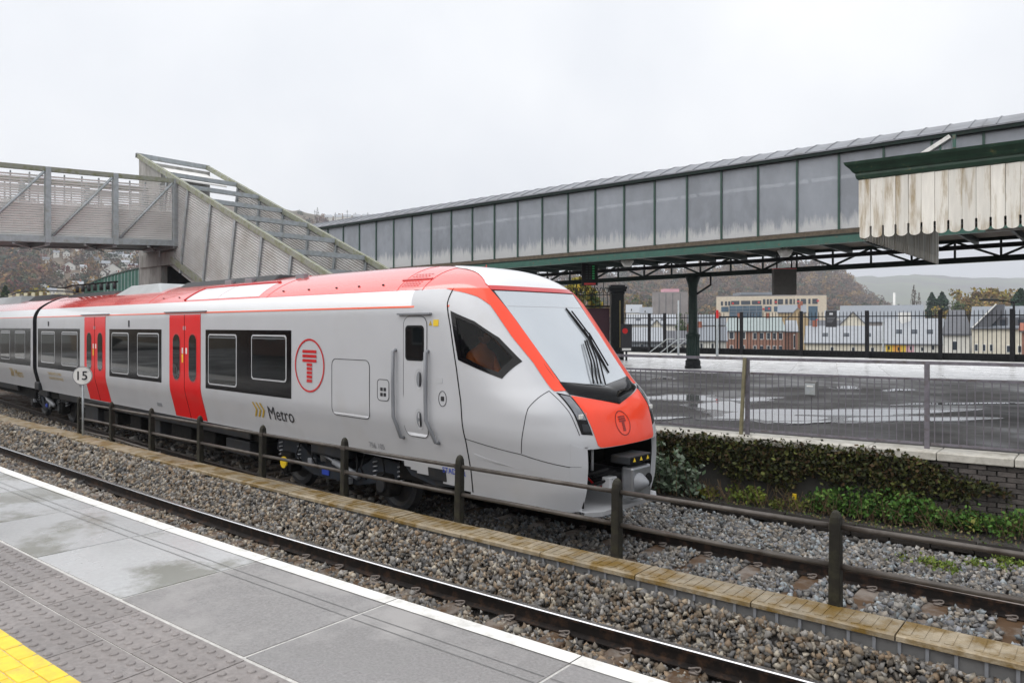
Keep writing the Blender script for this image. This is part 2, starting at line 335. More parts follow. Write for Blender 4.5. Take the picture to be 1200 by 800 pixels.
stones('ballast', 'grey brown ballast stones around the near track beside the platform', P, [.0255] * len(P), WARM, 3)
P = scatter(14000, -42, -14, lambda x: yE(x) + .9, lambda x: c1(x) - .07, 0, 4, skip1) + scatter(11000, -42, -14, lambda x: c1(x) + .07, lambda x: yT(x) - .01, 0, 5) \
    + scatter(10000, -42, -12, lambda x: yT(x) + .42, lambda x: y2(x) - .8, 0, 6)
stones('ballast', 'distant pale ballast stones either side of the cable trough', P, [.036] * len(P), WARM, 7)
P = scatter(39000, -9.5, 4.5, lambda x: yT(x) + .36, lambda x: 10.95, 0, 8, skip2) 
stones('ballast', 'bluish grey ballast stones of the track ahead of the train', P, [.0265] * len(P), GREY + [(.21, .235, .25), (.16, .165, .18)], 9)
P = scatter(2500, -24, -9.5, lambda x: yT(x) + .36, lambda x: 10.9, 0, 10, skip2)
stones('ballast', 'dark ballast stones in the shade under the train', P, [.05] * len(P), GREY, 11)

# ------------------------------------------------------------------ railway tracks
RP = [(-.07, -.159), (.07, -.159), (.07, -.148), (.012, -.128), (.010, -.042), (.036, -.034), (.036, -.008), (.026, 0), (-.026, 0), (-.036, -.008), (-.036, -.034), (-.010, -.042), (-.012, -.128), (-.07, -.148)]
def rail(yf, x0, x1, parent, top, name='rail'):
    g = MB(); xs = rng(x0, x1, int((x1 - x0) / .7)); n = len(RP); vs = []
    for x in xs:
        s_ = (yf(x + .1) - yf(x - .1)) / .2; L = sqrt(1 + s_*s_)
        for a, b in RP: vs.append((x - s_/L*a, yf(x) + a/L, b))
    for i in range(len(xs) - 1):
        for k in range(n):
            q = (i*n+k, i*n+(k+1) % n, (i+1)*n+(k+1) % n, (i+1)*n+k); g.f.append(q); g.m.append(1 if k in (6, 7, 8) else 0)
    g.v = vs; g.f += [tuple(range(n)), tuple((len(xs)-1)*n+k for k in range(n))[::-1]]; g.m += [0, 0]
    return g.build(name, [M['rail'], top], parent)
def clip_mesh(parent):
    g = MB(); pts = [(.10*cos(a)*.5 + .0, .085 + .03*sin(2*a), .02 + .012*sin(a)) for a in rng(0, 5.2, 9)]
    g.tube(pts, .009, 5); g.box((-.04, .06, -.012), (.04, .13, .006)); return g
def track(yc, x0, x1, clipx, label, top, sm):
    r = thing('railway_track', label, 'track', (x0, yc(x0), -.30))
    rail(lambda x: yc(x) - .7535, x0, x1, r, top); rail(lambda x: yc(x) + .7535, x0, x1, r, top)
    first = None; fc = None; b = base_of(r)
    k = math.ceil((x0 + 100) / SLP)
    while True:
        x = -100 + k * SLP + SLP / 2; k += 1
        if x > x1: break
        s_ = (yc(x + .1) - yc(x - .1)) / .2; rot = (0, 0, math.atan(s_))
        if first is None:
            g = MB(); g.box((-.125, -1.25, -.36), (.125, 1.25, -.163)); first = g.build('sleeper', sm, None, bevel=.02); first.parent = r; first.location = np.array((x, yc(x), 0)) - b; first.rotation_euler = rot
        else: clone(first, r, np.array((x, yc(x), 0)) - b, rot)
        if clipx[0] < x < clipx[1]:
            for sd in (-1, 1):
                for io in (-1, 1):
                    p = np.array((x, yc(x) + sd*.7535, -.148)) - b; ro = (0, 0, rot[2] + (0 if io > 0 else pi))
                    if fc is None: fc = clip_mesh(r).build('rail_clip', M['clip'], None, smooth=True); fc.parent = r; fc.location = p; fc.rotation_euler = ro
                    else: clone(fc, r, p, ro)
    return r
track(y1, -70, 9, (-9, 2), 'railway track with polished rail tops along the near platform edge', M['railtop'], M['sleeper'])
track(y2, -70, 9, (-7, 3), 'railway track with rust stained sleepers under and ahead of the train', M['railtop2'], M['sleeper'])

# ------------------------------------------------------------------ near platform
pl = MB(); xs = rng(-60, 8, 68)
for a, b in zip(xs[:-1], xs[1:]):
    pl.add([(a, -14, -.4), (b, -14, -.4), (b, yE(b)-.06, -.4), (a, yE(a)-.06, -.4), (a, -14, .908), (b, -14, .908), (b, yE(b)-.06, .908), (a, yE(a)-.06, .908)],
           [(4, 5, 6, 7), (3, 2, 6, 7)])
plat = struct(pl.build('platform', M['joint']))
def quad_slab(x0, x1, ya, yb, z0, z1, gap=.006):
    """slab between two offset curves; pieces follow the platform's curve"""
    return MB().add([(x0+gap, ya(x0)+gap, z0), (x1-gap, ya(x1)+gap, z0), (x1-gap, yb(x1)-gap, z0), (x0+gap, yb(x0)-gap, z0),
                     (x0+gap, ya(x0)+gap, z1), (x1-gap, ya(x1)+gap, z1), (x1-gap, yb(x1)-gap, z1), (x0+gap, yb(x0)-gap, z1)],
                    [(0, 3, 2, 1), (4, 5, 6, 7), (0, 1, 5, 4), (1, 2, 6, 5), (2, 3, 7, 6), (3, 0, 4, 7)])
J = [-6.82 + 1.48 * k for k in range(-24, 9)]
yTac = lambda x: yE(x) - 1.16
yYel = lambda x: yE(x) - 1.93
for i, (a, b) in enumerate(zip(J[:-1], J[1:])):
    dz = random.uniform(-.002, .002)
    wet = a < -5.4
    quad_slab(a, b, yTac, lambda x: yE(x), .70, .915 + dz, .011).build('paving_slab', M['sheenslab'] if wet else M['slab'], plat, bevel=.004)
    for gy in (.33, .42):                                   # two fine grooves of the edge slab
        g = MB(); g.add([(a+.02, yE(a)-gy, .9185+dz), (b-.02, yE(b)-gy, .9185+dz), (b-.02, yE(b)-gy+.006, .9185+dz), (a+.02, yE(a)-gy+.006, .9185+dz)], [(0, 1, 2, 3)])
        g.build('groove', M['dktrough'] if False else M['trough'], plat)
# white line, one strip for each slab
for a, b in zip(J[:-1], J[1:]):
    g = MB().add([(a+.004, yE(a)-.115, .9195), (b-.004, yE(b)-.115, .9195), (b-.004, yE(b)+.002, .9195), (a+.004, yE(a)+.002, .9195), (b-.004, yE(b)+.002, .87), (a+.004, yE(a)+.002, .87)], [(0, 1, 2, 3), (3, 2, 4, 5)])
    g.build('white_line', M['wline'], plat)
# tactile slabs with their blisters
tile = MB(); TW, TD = .60, .35
tile.box((.004, .004, -.06), (TW-.004, TD-.004, 0))
for i in range(6):
    for j in range(3):
        cx, cy = .05 + .1*i, .0583 + .1166*j
        pr = [(.027, 0), (.023, .007), (.012, .0098)]
        n = 8; vs = [(cx + r*cos(2*pi*k/n), cy + r*sin(2*pi*k/n), z) for r, z in pr for k in range(n)]
        tile.add(vs, [(i2*n+k, i2*n+(k+1) % n, (i2+1)*n+(k+1) % n, (i2+1)*n+k) for i2 in range(2) for k in range(n)] + [tuple(2*n+k for k in range(n))])
t0 = None
for row in range(2):
    x = -17.0 - .3*row
    while x < 1.5:
        s_ = math.atan((yE(x+.6) - yE(x)) / .6); loc = (x, yTac(x) - .012 - TD*(row+1) - .004*row, .914 + random.uniform(-.002, .001))
        if t0 is None: t0 = tile.build('tactile_slab', M['tact'], plat); t0.location = loc; t0.rotation_euler = (0, 0, s_)
        else: clone(t0, plat, loc, (0, 0, s_))
        x += TW
# painted yellow line of blocks
x = -9.0; yb0 = None
while x < 1.0:
    for row in range(3):
        xx = x + .105*(row % 2); loc = (xx, yYel(xx) + .085 - .105*(row+1), .8715 + random.uniform(-.001, .002)); s_ = math.atan((yE(x+.6) - yE(x)) / .6)
        if yb0 is None: yb0 = MB().box((.003, .003, 0), (.207, .102, .045)).build('yellow_block', M['yline'], plat, bevel=.006); yb0.location = loc; yb0.rotation_euler = (0, 0, s_)
        else: clone(yb0, plat, loc, (0, 0, s_))
    x += .21
g = MB()
for a, b in zip(xs[:-1], xs[1:]): g.add([(a, -14, .912), (b, -14, .912), (b, yYel(b)-.24, .912), (a, yYel(a)-.24, .912)], [(0, 1, 2, 3)])
g.build('asphalt_surface', M['asph'], plat)

# ------------------------------------------------------------------ cable trough beside the near track
r = thing('cable_trough', 'raised concrete cable trough with lichen stained lids beside the fence', 'cable trough', (-20, yT(-20), .1)); TOPZ = .40
g = MB(); xs = rng(-60, 8, 68)
for a, b in zip(xs[:-1], xs[1:]):
    vs = []
    for x in (a, b):
        for dy, z in ((.03, -.1), (.03, .352), (.33, .352), (.33, -.1)): vs.append((x, yT(x)+dy, z))
    g.add(vs, [(0, 1, 5, 4), (1, 2, 6, 5), (2, 3, 7, 6)])
tb = g.build('trough_body', M['trough'], r)
x = -59.0; LL = 1.13; k = 0; rib = None
while x < 6.5:
    a, b = x + .006, x + LL - .006; dz = random.uniform(-.006, .006); g = MB()
    g.add([(a, yT(a)-.012, .355+dz), (b, yT(b)-.012, .355+dz), (b, yT(b)+.36, .355+dz), (a, yT(a)+.36, .355+dz),
           (a, yT(a)-.012, TOPZ-.008+dz), (b, yT(b)-.012, TOPZ-.008+dz), (b, yT(b)+.36, TOPZ-.008+dz), (a, yT(a)+.36, TOPZ-.008+dz),
           (a, yT(a)+.006, TOPZ+dz), (b, yT(b)+.006, TOPZ+dz), (b, yT(b)+.345, TOPZ+dz), (a, yT(a)+.345, TOPZ+dz)],
          [(0, 3, 2, 1), (0, 1, 5, 4), (1, 2, 6, 5), (2, 3, 7, 6), (3, 0, 4, 7), (4, 5, 9, 8), (5, 6, 10, 9), (6, 7, 11, 10), (7, 4, 8, 11), (8, 9, 10, 11)])
    if x > -14:                                            # raised anti-slip bars on the lid
        for q in range(11):
            xx = a + .06 + q*.095; yy = yT(xx)
            g.obox((xx, yy+.175, TOPZ+dz+.002), (.028, .004, 0), (.0, .135, 0), (0, 0, .0035))
    g.build('trough_lid', M['lid'], r)
    if x > -16:
        for q in range(6):                                 # upright ribs on the trough's side
            xx = a + .02 + q*.19; loc = np.array((xx, yT(xx)+.022, .0)) - base_of(r)
            if rib is None: rib = MB().box((-.012, -.012, -.05), (.012, .012, .35)).build('rib', M['midgrey'], None); rib.parent = r; rib.location = loc
            else: clone(rib, r, loc)
    x += LL
# old trough on the far side of the tracks
r = thing('cable_trough', 'low dark decayed cable trough beside the weeds under the far platform', 'cable trough', (-10, 11.1, -.2)); x = -26.0
while x < 6:
    yy = 11.12 + .02*(x+4); g = MB(); dz = random.uniform(-.015, .015)
    g.obox((x+.25, yy+.14, -.13+dz), (.242, .005, random.uniform(-.006, .006)), (0, .16, 0), (0, 0, .05)); g.build('trough_lid', M['dktrough'], r, bevel=.008); x += .5

# ------------------------------------------------------------------ fence between the tracks
yF = lambda x: yT(x) + .385
r = thing('track_fence', 'low fence of tapered concrete posts and steel tubes between the tracks', 'fence', (-8, yF(-8), TOPZ-.02))
FX = []
for px in (94, 132, 178, 235, 307, 403, 537.5, 722.5, 979):
    q = ray(px, 500); x = -5.0
    for _ in range(12): x = q[0] / q[1] * yF(x)
    FX.append(x)
FX += [FX[-1] + 2.15, FX[-1] + 4.3]
p0 = None
for x in FX:
    loc = np.array((x, yF(x), 0)) - base_of(r); rz = (radians(random.uniform(-1, 1)), radians(random.uniform(-1.2, 1.2)), radians(random.uniform(-4, 4)))
    if p0 is None:
        g = MB(); w = .053
        ring = lambda s_, z: [(-s_, -s_*.9, z), (s_, -s_*.9, z), (s_, s_*.9, z), (-s_, s_*.9, z)]
        vs = ring(w, -.15) + ring(w*.93, .6) + ring(w*.86, 1.10) + ring(w*.78, 1.16) + ring(w*.55, 1.20) + ring(w*.2, 1.22)
        g.add(vs, [(3, 2, 1, 0), (20, 21, 22, 23)] + [(i*4+k, i*4+(k+1) % 4, i*4+4+(k+1) % 4, i*4+4+k) for i in range(5) for k in range(4)])
        p0 = g.build('post', M['post'], None, bevel=.010); p0.parent = r; p0.location = loc; p0.rotation_euler = rz
    else: clone(p0, r, loc, rz)
for i, (a, b) in enumerate(zip(FX[:-1], FX[1:])):
    for z, rad in ((1.075, .025), (.735, .026), (.46, .022)):
        if z == .46 and i > 1: continue
        z2 = z - .06 if (z == .46 and i == 1) else z
        mid = (a + b) / 2; sag = random.uniform(-.006, .004)
        MB().tube([(a+.02, yF(a), z), (mid, yF(mid), (z+z2)/2+sag), (b-.02, yF(b), z2)], rad, 8).build('rail_tube', M['tube'], r, smooth=True)
    for z in (1.075, .735):
        MB().obox((b, yF(b)-.001, z), (.05, 0, 0), (0, .030, 0), (0, 0, .030)).build('tube_socket', M['tube'], r, bevel=.006)

def text_verts(s, size, bold=False):
    cu = bpy.data.curves.new('t', 'FONT'); cu.body = s; cu.size = size; cu.resolution_u = 3; cu.align_x = 'LEFT'
    if bold: cu.offset = size * .012
    o = bpy.data.objects.new('t', cu); COL.objects.link(o); dg = bpy.context.evaluated_depsgraph_get()
    me = bpy.data.meshes.new_from_object(o.evaluated_get(dg)); vs = [v.co[:] for v in me.vertices]; fs = [tuple(p.vertices) for p in me.polygons]
    bpy.data.objects.remove(o); bpy.data.curves.remove(cu); bpy.data.meshes.remove(me); return vs, fs
# speed sign with the figure 15 beside the fence's first post
q = on_y(96.5, 440, yF(FX[0]) - .12); r = thing('speed_sign', 'round white sign with dark figure 15 on a thin pole', 'sign', (q[0], q[1], .0))
n_ = -np.array([FWD[0], FWD[1], 0]); n_ = np.array([.75, -.66, 0]); n_ /= np.linalg.norm(n_); sd = np.cross((0, 0, 1), n_)
g = MB(); c = np.array([q[0], q[1], q[2]]); R_ = .205
g.prism([c + R_*(sd*cos(a) + UPV*sin(a)) for a in rng(0, 2*pi, 40)[:-1]], -n_*.012); g.build('sign_plate', M['wline'], r)
g = MB()
for k in range(40):
    a, b = 2*pi*k/40, 2*pi*(k+1)/40
    g.add([c + n_*.003 + rr*(sd*cos(t_) + UPV*sin(t_)) for t_ in (a, b) for rr in (R_*.93, R_*1.0)], [(0, 1, 3, 2)])
g.build('sign_rim', M['midgrey'], r)
tv, tf = text_verts('15', .27, True); cxm = (min(v[0] for v in tv) + max(v[0] for v in tv)) / 2; cym = (min(v[1] for v in tv) + max(v[1] for v in tv)) / 2
g = MB().add([c + n_*.004 + sd*(v[0]-cxm) + UPV*(v[1]-cym) for v in tv], tf); g.build('lettering', M['ink'], r)
MB().tube([c - n_*.03 + np.array([0, 0, .15]), (c[0]-n_[0]*.03, c[1]-n_[1]*.03, .05)], .024, 8).build('pole', M['galv'], r, smooth=True)
# ------------------------------------------------------------------ the train (car coordinates: u back from the nose, v to the near side, w up)
KY = .048; N_ = sqrt(1 + KY*KY); EU = np.array([-1, KY, 0]) / N_; EV = np.array([-KY, -1, 0]) / N_
CO = np.array([-5, 6.85 - KY*3, 0]) - EV * 1.41
def W(u, v, w): return CO + u*EU + v*EV + np.array([0, 0, w])
UE = 4.6; U1 = 19.72; U2 = 20.12; U3 = 33.0
SEC_W = [.55, .94, 1.25, 1.42, 1.55, 3.0, 3.1, 3.2, 3.3, 3.39, 3.52, 3.63, 3.71, 3.765, 3.785]
SEC_V = [1.22, 1.27, 1.345, 1.39, 1.41, 1.41, 1.395, 1.36, 1.30, 1.21, 1.02, .78, .52, .25, 0]
UF_W = [.55, .8, 1.1, 1.4, 1.6, 1.75, 1.9, 2.05, 2.2, 2.75, 3.3, 3.43, 3.535, 3.615, 3.675, 3.73, 3.765, 3.785]
UF_U = [-.10, -.16, -.16, -.12, -.06, .01, .15, .34, .48, .96, 1.44, 1.58, 1.76, 2.00, 2.36, 2.95, 3.7, 4.6]
def smooth_interp(xs, ys):                      # dense lightly smoothed table so the shell has no creases
    X = np.linspace(xs[0], xs[-1], 600); Y = np.interp(X, xs, ys); k = np.hanning(33); k /= k.sum()
    P_ = np.concatenate([2*Y[0]-Y[16:0:-1], Y, 2*Y[-1]-Y[-2:-18:-1]]); Z = np.convolve(P_, k, 'valid')
    return lambda w: float(np.interp(w, X, Z))
hw_ = smooth_interp(SEC_W, SEC_V); uf_ = smooth_interp(UF_W, UF_U)
def hw(w): return max(0.0, hw_(w)) if w < 3.784 else 0.0
def uf(w): return uf_(w)
def pw(w): return float(np.interp(w, [.55, 1.6, 2.1, 3.3, 3.785], [2.7, 2.8, 3.4, 4.2, 3.0]))
def Dt(w): return max(1e-4, min(1.5, UE - uf(w)))
def side(u, w, sg=1):                           # point of the shell at (u, w)
    q = (u - uf(w)) / Dt(w); p = pw(w)
    s_ = 1.0 if q >= 1 else (1 - (1 - max(q, 0))**p)**(1/p)
    return np.array([u, sg*s_*hw(w), w])
def front(v, w):
    p = pw(w); s_ = min(1.0, abs(v) / max(hw(w), 1e-3)); return np.array([uf(w) + Dt(w)*(1 - (1 - s_**p)**(1/p)), v, w])
def offs(fn, a, b, off):                        # shell point moved out along the surface normal
    e = .004; P0 = fn(a, b); da = fn(a+e, b) - fn(a-e, b); db = fn(a, b+e) - fn(a, b-e); n = np.cross(da, db); L = np.linalg.norm(n)
    if L < 1e-12: return P0
    n /= L; ref = P0 - np.array([6.0, 0, 1.9]) if P0[0] < 6 else np.array([0, P0[1], .4*(P0[2] - 1.9)])
    if n @ ref < 0: n = -n
    return P0 + n*off
TR = thing('passenger_train', 'silver and red electric passenger train with sloping nose standing behind the low fence', 'train', W(10, 0, 0))
def patch(fn, poly, off, name, mt, parent=None, na=None, nb=None, scan='b', back=.012, sm=True, label=None):
    """a panel lying on the shell: the convex outline poly (a, b) is filled by rows and given an edge down to the shell"""
    poly = np.array(poly, float); ia, ib = (0, 1) if scan == 'b' else (1, 0)
    lo, hi = poly[:, ib].min(), poly[:, ib].max(); nb = nb or max(2, int((hi-lo)/.05)+1); na = na or 8
    ts = sorted(set([lo + 1e-4, hi - 1e-4] + [lo + (hi-lo)*(k/nb) for k in range(1, nb)] + [float(q) for q in poly[:, ib] if lo + 1e-3 < q < hi - 1e-3]))
    rows = []
    for t in ts:
        xs_ = []
        for i in range(len(poly)):
            p, q = poly[i], poly[(i+1) % len(poly)]
            if (p[ib] - t) * (q[ib] - t) <= 0 and abs(p[ib] - q[ib]) > 1e-9: xs_.append(p[ia] + (q[ia]-p[ia]) * (t-p[ib]) / (q[ib]-p[ib]))
        a0, a1 = min(xs_), max(xs_); rows.append([(a0 + (a1-a0)*k/na, t) if scan == 'b' else (t, a0 + (a1-a0)*k/na) for k in range(na+1)])
    g = MB(); n1 = na + 1; nr = len(rows)
    g.v = [W(*offs(fn, a, b, off)) for r_ in rows for a, b in r_]
    g.f = [(i*n1+k, i*n1+k+1, (i+1)*n1+k+1, (i+1)*n1+k) for i in range(nr-1) for k in range(na)]
    def_ = None
    loop = [k for k in range(na)] + [i*n1+na for i in range(nr-1)] + [(nr-1)*n1+k for k in range(na, 0, -1)] + [i*n1 for i in range(nr-1, 0, -1)]
    flat = [ab for r_ in rows for ab in r_]; o = len(g.v)
    L = len(loop); g.v += [g.v[i] for i in loop] + [W(*offs(fn, *flat[i], off - back)) for i in loop]
    g.f += [(o+i, o+(i+1) % L, o+L+(i+1) % L, o+L+i) for i in range(L)]; g.m = [0]*len(g.f)
    ob = g.build(name, mt, parent or TR, label=label)
    if sm: ob.data.polygons.foreach_set('use_smooth', [i < (nr-1)*na for i in range(len(ob.data.polygons))])
    return ob
def rrect(u0, u1, w0, w1, r=.08, n=5):
    pts = []
    for cx, cy, a0 in ((u1-r, w1-r, 0), (u0+r, w1-r, pi/2), (u0+r, w0+r, pi), (u1-r, w0+r, 1.5*pi)):
        pts += [(cx + r*cos(a0 + pi/2*k/n), cy + r*sin(a0 + pi/2*k/n)) for k in range(n+1)]
    return pts
def line_on(fn, pts, r, name, mt, parent=None, off=.0, n=6, dens=10):
    q = []
    for (a, b), (c, d) in zip(pts[:-1], pts[1:]): q += [(a+(c-a)*k/dens, b+(d-b)*k/dens) for k in range(dens)]
    q.append(pts[-1]); return MB().tube([W(*offs(fn, a, b, off)) for a, b in q], r, n).build(name, mt, parent or TR, smooth=True)

# nose shell: rows in w, columns from centre front round to the side
CABWIN = [(1.718, 2.961), (1.40, 2.835), (1.11, 2.645), (.828, 2.377), (.939, 2.188), (1.545, 2.384)]
def inpoly(x, y, P):
    c = False
    for i in range(len(P)):
        (x1, y1_), (x2, y2_) = P[i], P[(i+1) % len(P)]
        if (y1_ > y) != (y2_ > y) and x < (x2-x1)*(y-y1_)/(y2_-y1_) + x1: c = not c
    return c
ws = list(np.linspace(.55, 3.3, 80)) + list(np.linspace(3.3, 3.784, 34)[1:])
def row(w):
    p = pw(w); pts = []
    for k in range(33):
        ph = k/32*pi/2; s_ = sin(ph)**(2/p); q = 1 - max(0, cos(ph))**(2/p); pts.append((uf(w)+Dt(w)*q, s_*hw(w), w))
    u0 = uf(w)+Dt(w)
    for k in range(1, 25): pts.append((u0 + (UE-u0)*k/24, hw(w), w))
    return pts
G = MB(); rows = [row(w) for w in ws]; NC = len(rows[0])
roofline = 3.3
for sg in (1, -1):
    o = len(G.v); G.v += [W(u, sg*v, w) for r_ in rows for (u, v, w) in r_]
    for i in range(len(ws)-1):
        for k in range(NC-1):
            q = [rows[i][k], rows[i][k+1], rows[i+1][k+1], rows[i+1][k]]; u, v, w = np.mean(q, axis=0)
            if sg == 1 and k > 4 and inpoly(u, w, CABWIN) and u < 1.8 and v > .9: continue
            if w < 1.33 and abs(v) < .82 and u < .4: continue                      # coupler opening
            lim = float(np.interp(u, [-.2, .45, 1.45, 1.95, 2.65, 2.95, 5], [.56, .565, .63, .70, .78, .905, .905]))
            if w < lim: continue
            G.f.append((o+i*NC+k, o+i*NC+k+1, o+(i+1)*NC+k+1, o+(i+1)*NC+k))
            mi = 0
            if w > roofline: mi = 1
            G.m.append(mi)
shell = G.build('cab_shell', [M['silver'], M['roofred'], M['white']], TR, smooth=True, weld=True)

# body of both cars
def body(u0, u1, name):
    g = MB(); sw = [.905] + [w for w in ws if w > .92]
    sec = [(hw(w), w) for w in sw]; sec = [(v, w) for v, w in sec] + [(-v, w) for v, w in sec[::-1][1:]]; n = len(sec)
    us = rng(u0, u1, 6); g.v = [W(u, v, w) for u in us for v, w in sec]
    for i in range(len(us)-1):
        for k in range(n-1):
            g.f.append((i*n+k, i*n+k+1, (i+1)*n+k+1, (i+1)*n+k)); zm = (sec[k][1]+sec[k+1][1])/2
            g.m.append(1 if zm > roofline else 0)
    for u_ in (u0, u1):
        if u_ > 5: MB().add([W(u_ + (.01 if u_ == u0 else -.01), v*.99, w) for v, w in sec], [tuple(range(n))]).build('car_end', M['dkgrey'], TR)
    return g.build(name, [M['silver'], M['roofred'], M['white']], TR, smooth=False, weld=True)
for o_ in (body(UE, U1, 'car_body'), body(U2, U3, 'car_body')):
    o_.data.polygons.foreach_set('use_smooth', [len(p.vertices) < 5 for p in o_.data.polygons])
g = MB(); g.v = [W(u, v*f_, w) for u, f_ in ((U1-.02, .93), (U1+.1, .90), (U1+.2, .94), (U1+.3, .90), (U2+.02, .93)) for v, w in [(hw(.95), .95), (1.41, 1.6), (1.41, 3.0), (1.3, 3.25), (.9, 3.5), (-.9, 3.5), (-1.3, 3.25), (-1.41, 3.0), (-1.41, 1.6), (-hw(.95), .95)]]
g.f = [(i*10+k, i*10+(k+1) % 10, (i+1)*10+(k+1) % 10, (i+1)*10+k) for i in range(4) for k in range(10)]; g.m = [0]*len(g.f); g.build('gangway_bellows', M['rubber'], TR)

# white cantrail on the cab, orange stripe, roof seam
for a, b in ((1.82, U1-.005), (U2+.005, U3)): patch(side, [(a, 3.075), (b, 3.075), (b, 3.30), (a + .03*(a < 2), 3.30)], .003, 'cantrail', M['white'], nb=10, na=24)
M['orange'] = mat('orange_stripe', (.86, .10, .02), .35, var=.03, coat=.4)
for a, b in ((1.80, U1-.02), (U2+.02, U3)):
    patch(side, [(a, 3.052), (b, 3.052), (b, 3.076), (a, 3.076)], .006, 'stripe', M['orange'], na=24, nb=2)
    line_on(side, [(a + .1, 3.301), (b, 3.301)], .006, 'roof_seam', M['dred'], off=.0, dens=30)
# cab joint and panel seams
line_on(side, [(1.86, 3.30), (1.84, 3.1), (1.736, 2.789), (1.60, 2.255), (1.514, 1.84), (1.467, 1.345), (1.47, .66)], .009, 'cab_joint', M['rubber'], off=.001)
line_on(side, [(1.46, 1.362), (.612, 1.253), (.119, 1.119), (.02, 1.112)], .005, 'panel_seam', M['dkgrey'], off=.0)
line_on(side, [(.60, 1.265), (.555, 1.55), (.521, 1.814), (.427, 2.007)], .005, 'panel_seam', M['dkgrey'], off=.0)
line_on(front, [(.955, 2.007), (.90, 1.80), (.84, 1.49)], .005, 'panel_seam', M['dkgrey'], off=.0)
line_on(side, [(2.40, 3.29), (2.40, 3.45), (2.42, 3.60), (2.45, 3.72)], .006, 'roof_seam', M['dred'])
line_on(side, [(2.95, 3.29), (2.98, 3.5), (3.0, 3.70)], .005, 'roof_seam', M['dred'])
# cab side window: black border, glass and driver behind
cx, cy = np.mean(CABWIN, axis=0); grow = lambda k: [(cx+(u-cx)*k, cy+(w-cy)*k) for u, w in CABWIN]
big, small = grow(1.10), grow(.90)
g = MB(); dens = 14
def dense(P, n): return [(P[i][0]+(P[(i+1) % len(P)][0]-P[i][0])*k/n, P[i][1]+(P[(i+1) % len(P)][1]-P[i][1])*k/n) for i in range(len(P)) for k in range(n)]
A, B = dense(big, dens), dense(small, dens); n = len(A)
g.v = [W(*offs(side, u, w, .006)) for u, w in A] + [W(*offs(side, u, w, .008)) for u, w in B] + [W(*offs(side, u, w, -.01)) for u, w in A] + [W(*offs(side, u, w, -.06)) for u, w in B]
g.f = [(k, (k+1) % n, n+(k+1) % n, n+k) for k in range(n)] + [(k, (k+1) % n, 2*n+(k+1) % n, 2*n+k) for k in range(n)] + [(n+k, n+(k+1) % n, 3*n+(k+1) % n, 3*n+k) for k in range(n)]; g.m = [0]*len(g.f)
wf = g.build('cab_window', M['black'], TR, smooth=False)
patch(side, grow(.93), -.004, 'window_glass', M['cabglass'], wf, na=10, nb=14, back=.004)
patch(side, [(u, w) for u, w in [(U, Wd) for U, Wd in grow(1.02)]], -.95, 'cab_bulkhead', M['under'], na=4, nb=4, back=.02) if False else None
# windscreen with its red line, visor, pillars
WS = [(.86, 3.262), (-.86, 3.262), (-.735, 2.10), (0, 2.00), (.735, 2.10)]
patch(front, [(.90, 3.285), (-.90, 3.285), (-.775, 2.07), (0, 1.96), (.775, 2.07)], .005, 'windscreen_surround', M['dkgrey'], scan='a', na=14, nb=40)
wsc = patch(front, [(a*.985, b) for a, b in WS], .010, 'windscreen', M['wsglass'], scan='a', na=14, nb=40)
patch(front, [(.80, 3.06), (-.80, 3.06), (-.80, 3.055), (.80, 3.055)], .012, 'blind_edge', M['litegrey'], wsc, scan='a', na=2, nb=30)
patch(front, [(.88, 3.275), (-.88, 3.275), (-.86, 3.335), (.86, 3.335)], .016, 'red_line', M['dred'], scan='a', na=3, nb=30)
for sg in (1, -1):
    IN = [(.87, 3.33), (.885, 3.28), (.82, 2.97), (.765, 2.52), (.735, 2.10), (.745, 1.96)]; OUT = [(1.245, 3.28), (1.10, 3.18), (1.03, 3.07), (1.0, 2.66), (.93, 2.34), (.915, 2.035), (.90, 2.0)]
    ts_ = np.linspace(3.30, 2.0, 46); g = MB(); rowsp = []
    for t in ts_:
        vi = float(np.interp(t, [b for a, b in IN[::-1]], [a for a, b in IN[::-1]])); vo = float(np.interp(t, [b for a, b in OUT[::-1]], [a for a, b in OUT[::-1]]))
        rowsp.append([(sg*(vi+(vo-vi)*k/10), t) for k in range(11)])
    g.v = [W(*offs(front, a, b, .007)) for r_ in rowsp for a, b in r_]
    g.f = [(i*11+k, i*11+k+1, (i+1)*11+k+1, (i+1)*11+k) for i in range(45) for k in range(10)]; g.m = [0]*len(g.f)
    g.build('red_pillar', M['coral'], TR, smooth=True)
# red nose panel with the emblem
colpatch_later = True
for sg in (1, -1):
    patch(front, [(sg*.765, .56), (sg*.95, .56), (sg*.95, 1.40), (sg*.765, 1.32)], .004, 'opening_rim', M['silver'], na=6, nb=20, back=.06)
RPn = [(.735, 1.935), (.625, 1.36), (0, 1.335), (-.625, 1.36), (-.735, 1.935), (0, 1.80)]
def colpatch(top, bot, v0, off, name, mt, parent=None, n=40, m=14, edge=.02, bulge=0):
    g = MB(); rws = []
    for k in range(n+1):
        v = -v0 + 2*v0*k/n; a, b = bot(abs(v)), top(abs(v)); rws.append([(v, a+(b-a)*j/m) for j in range(m+1)])
    g.v = [W(*(offs(front, a, b, off + bulge*(1-(a/v0)**2)*sin(pi*j/m)))) for r_ in rws for j, (a, b) in enumerate(r_)]; q = m+1
    g.f = [(i*q+k, i*q+k+1, (i+1)*q+k+1, (i+1)*q+k) for i in range(n) for k in range(m)]; g.m = [0]*len(g.f)
    return g.build(name, mt, parent or TR, smooth=True)
rp_ = colpatch(lambda v: float(np.interp(v, [0, .735], [1.80, 1.94])), lambda v: float(np.interp(v, [0, .55, .62, .735], [1.318, 1.325, 1.335, 1.90])), .735, .007, 'nose_panel', M['coral'])
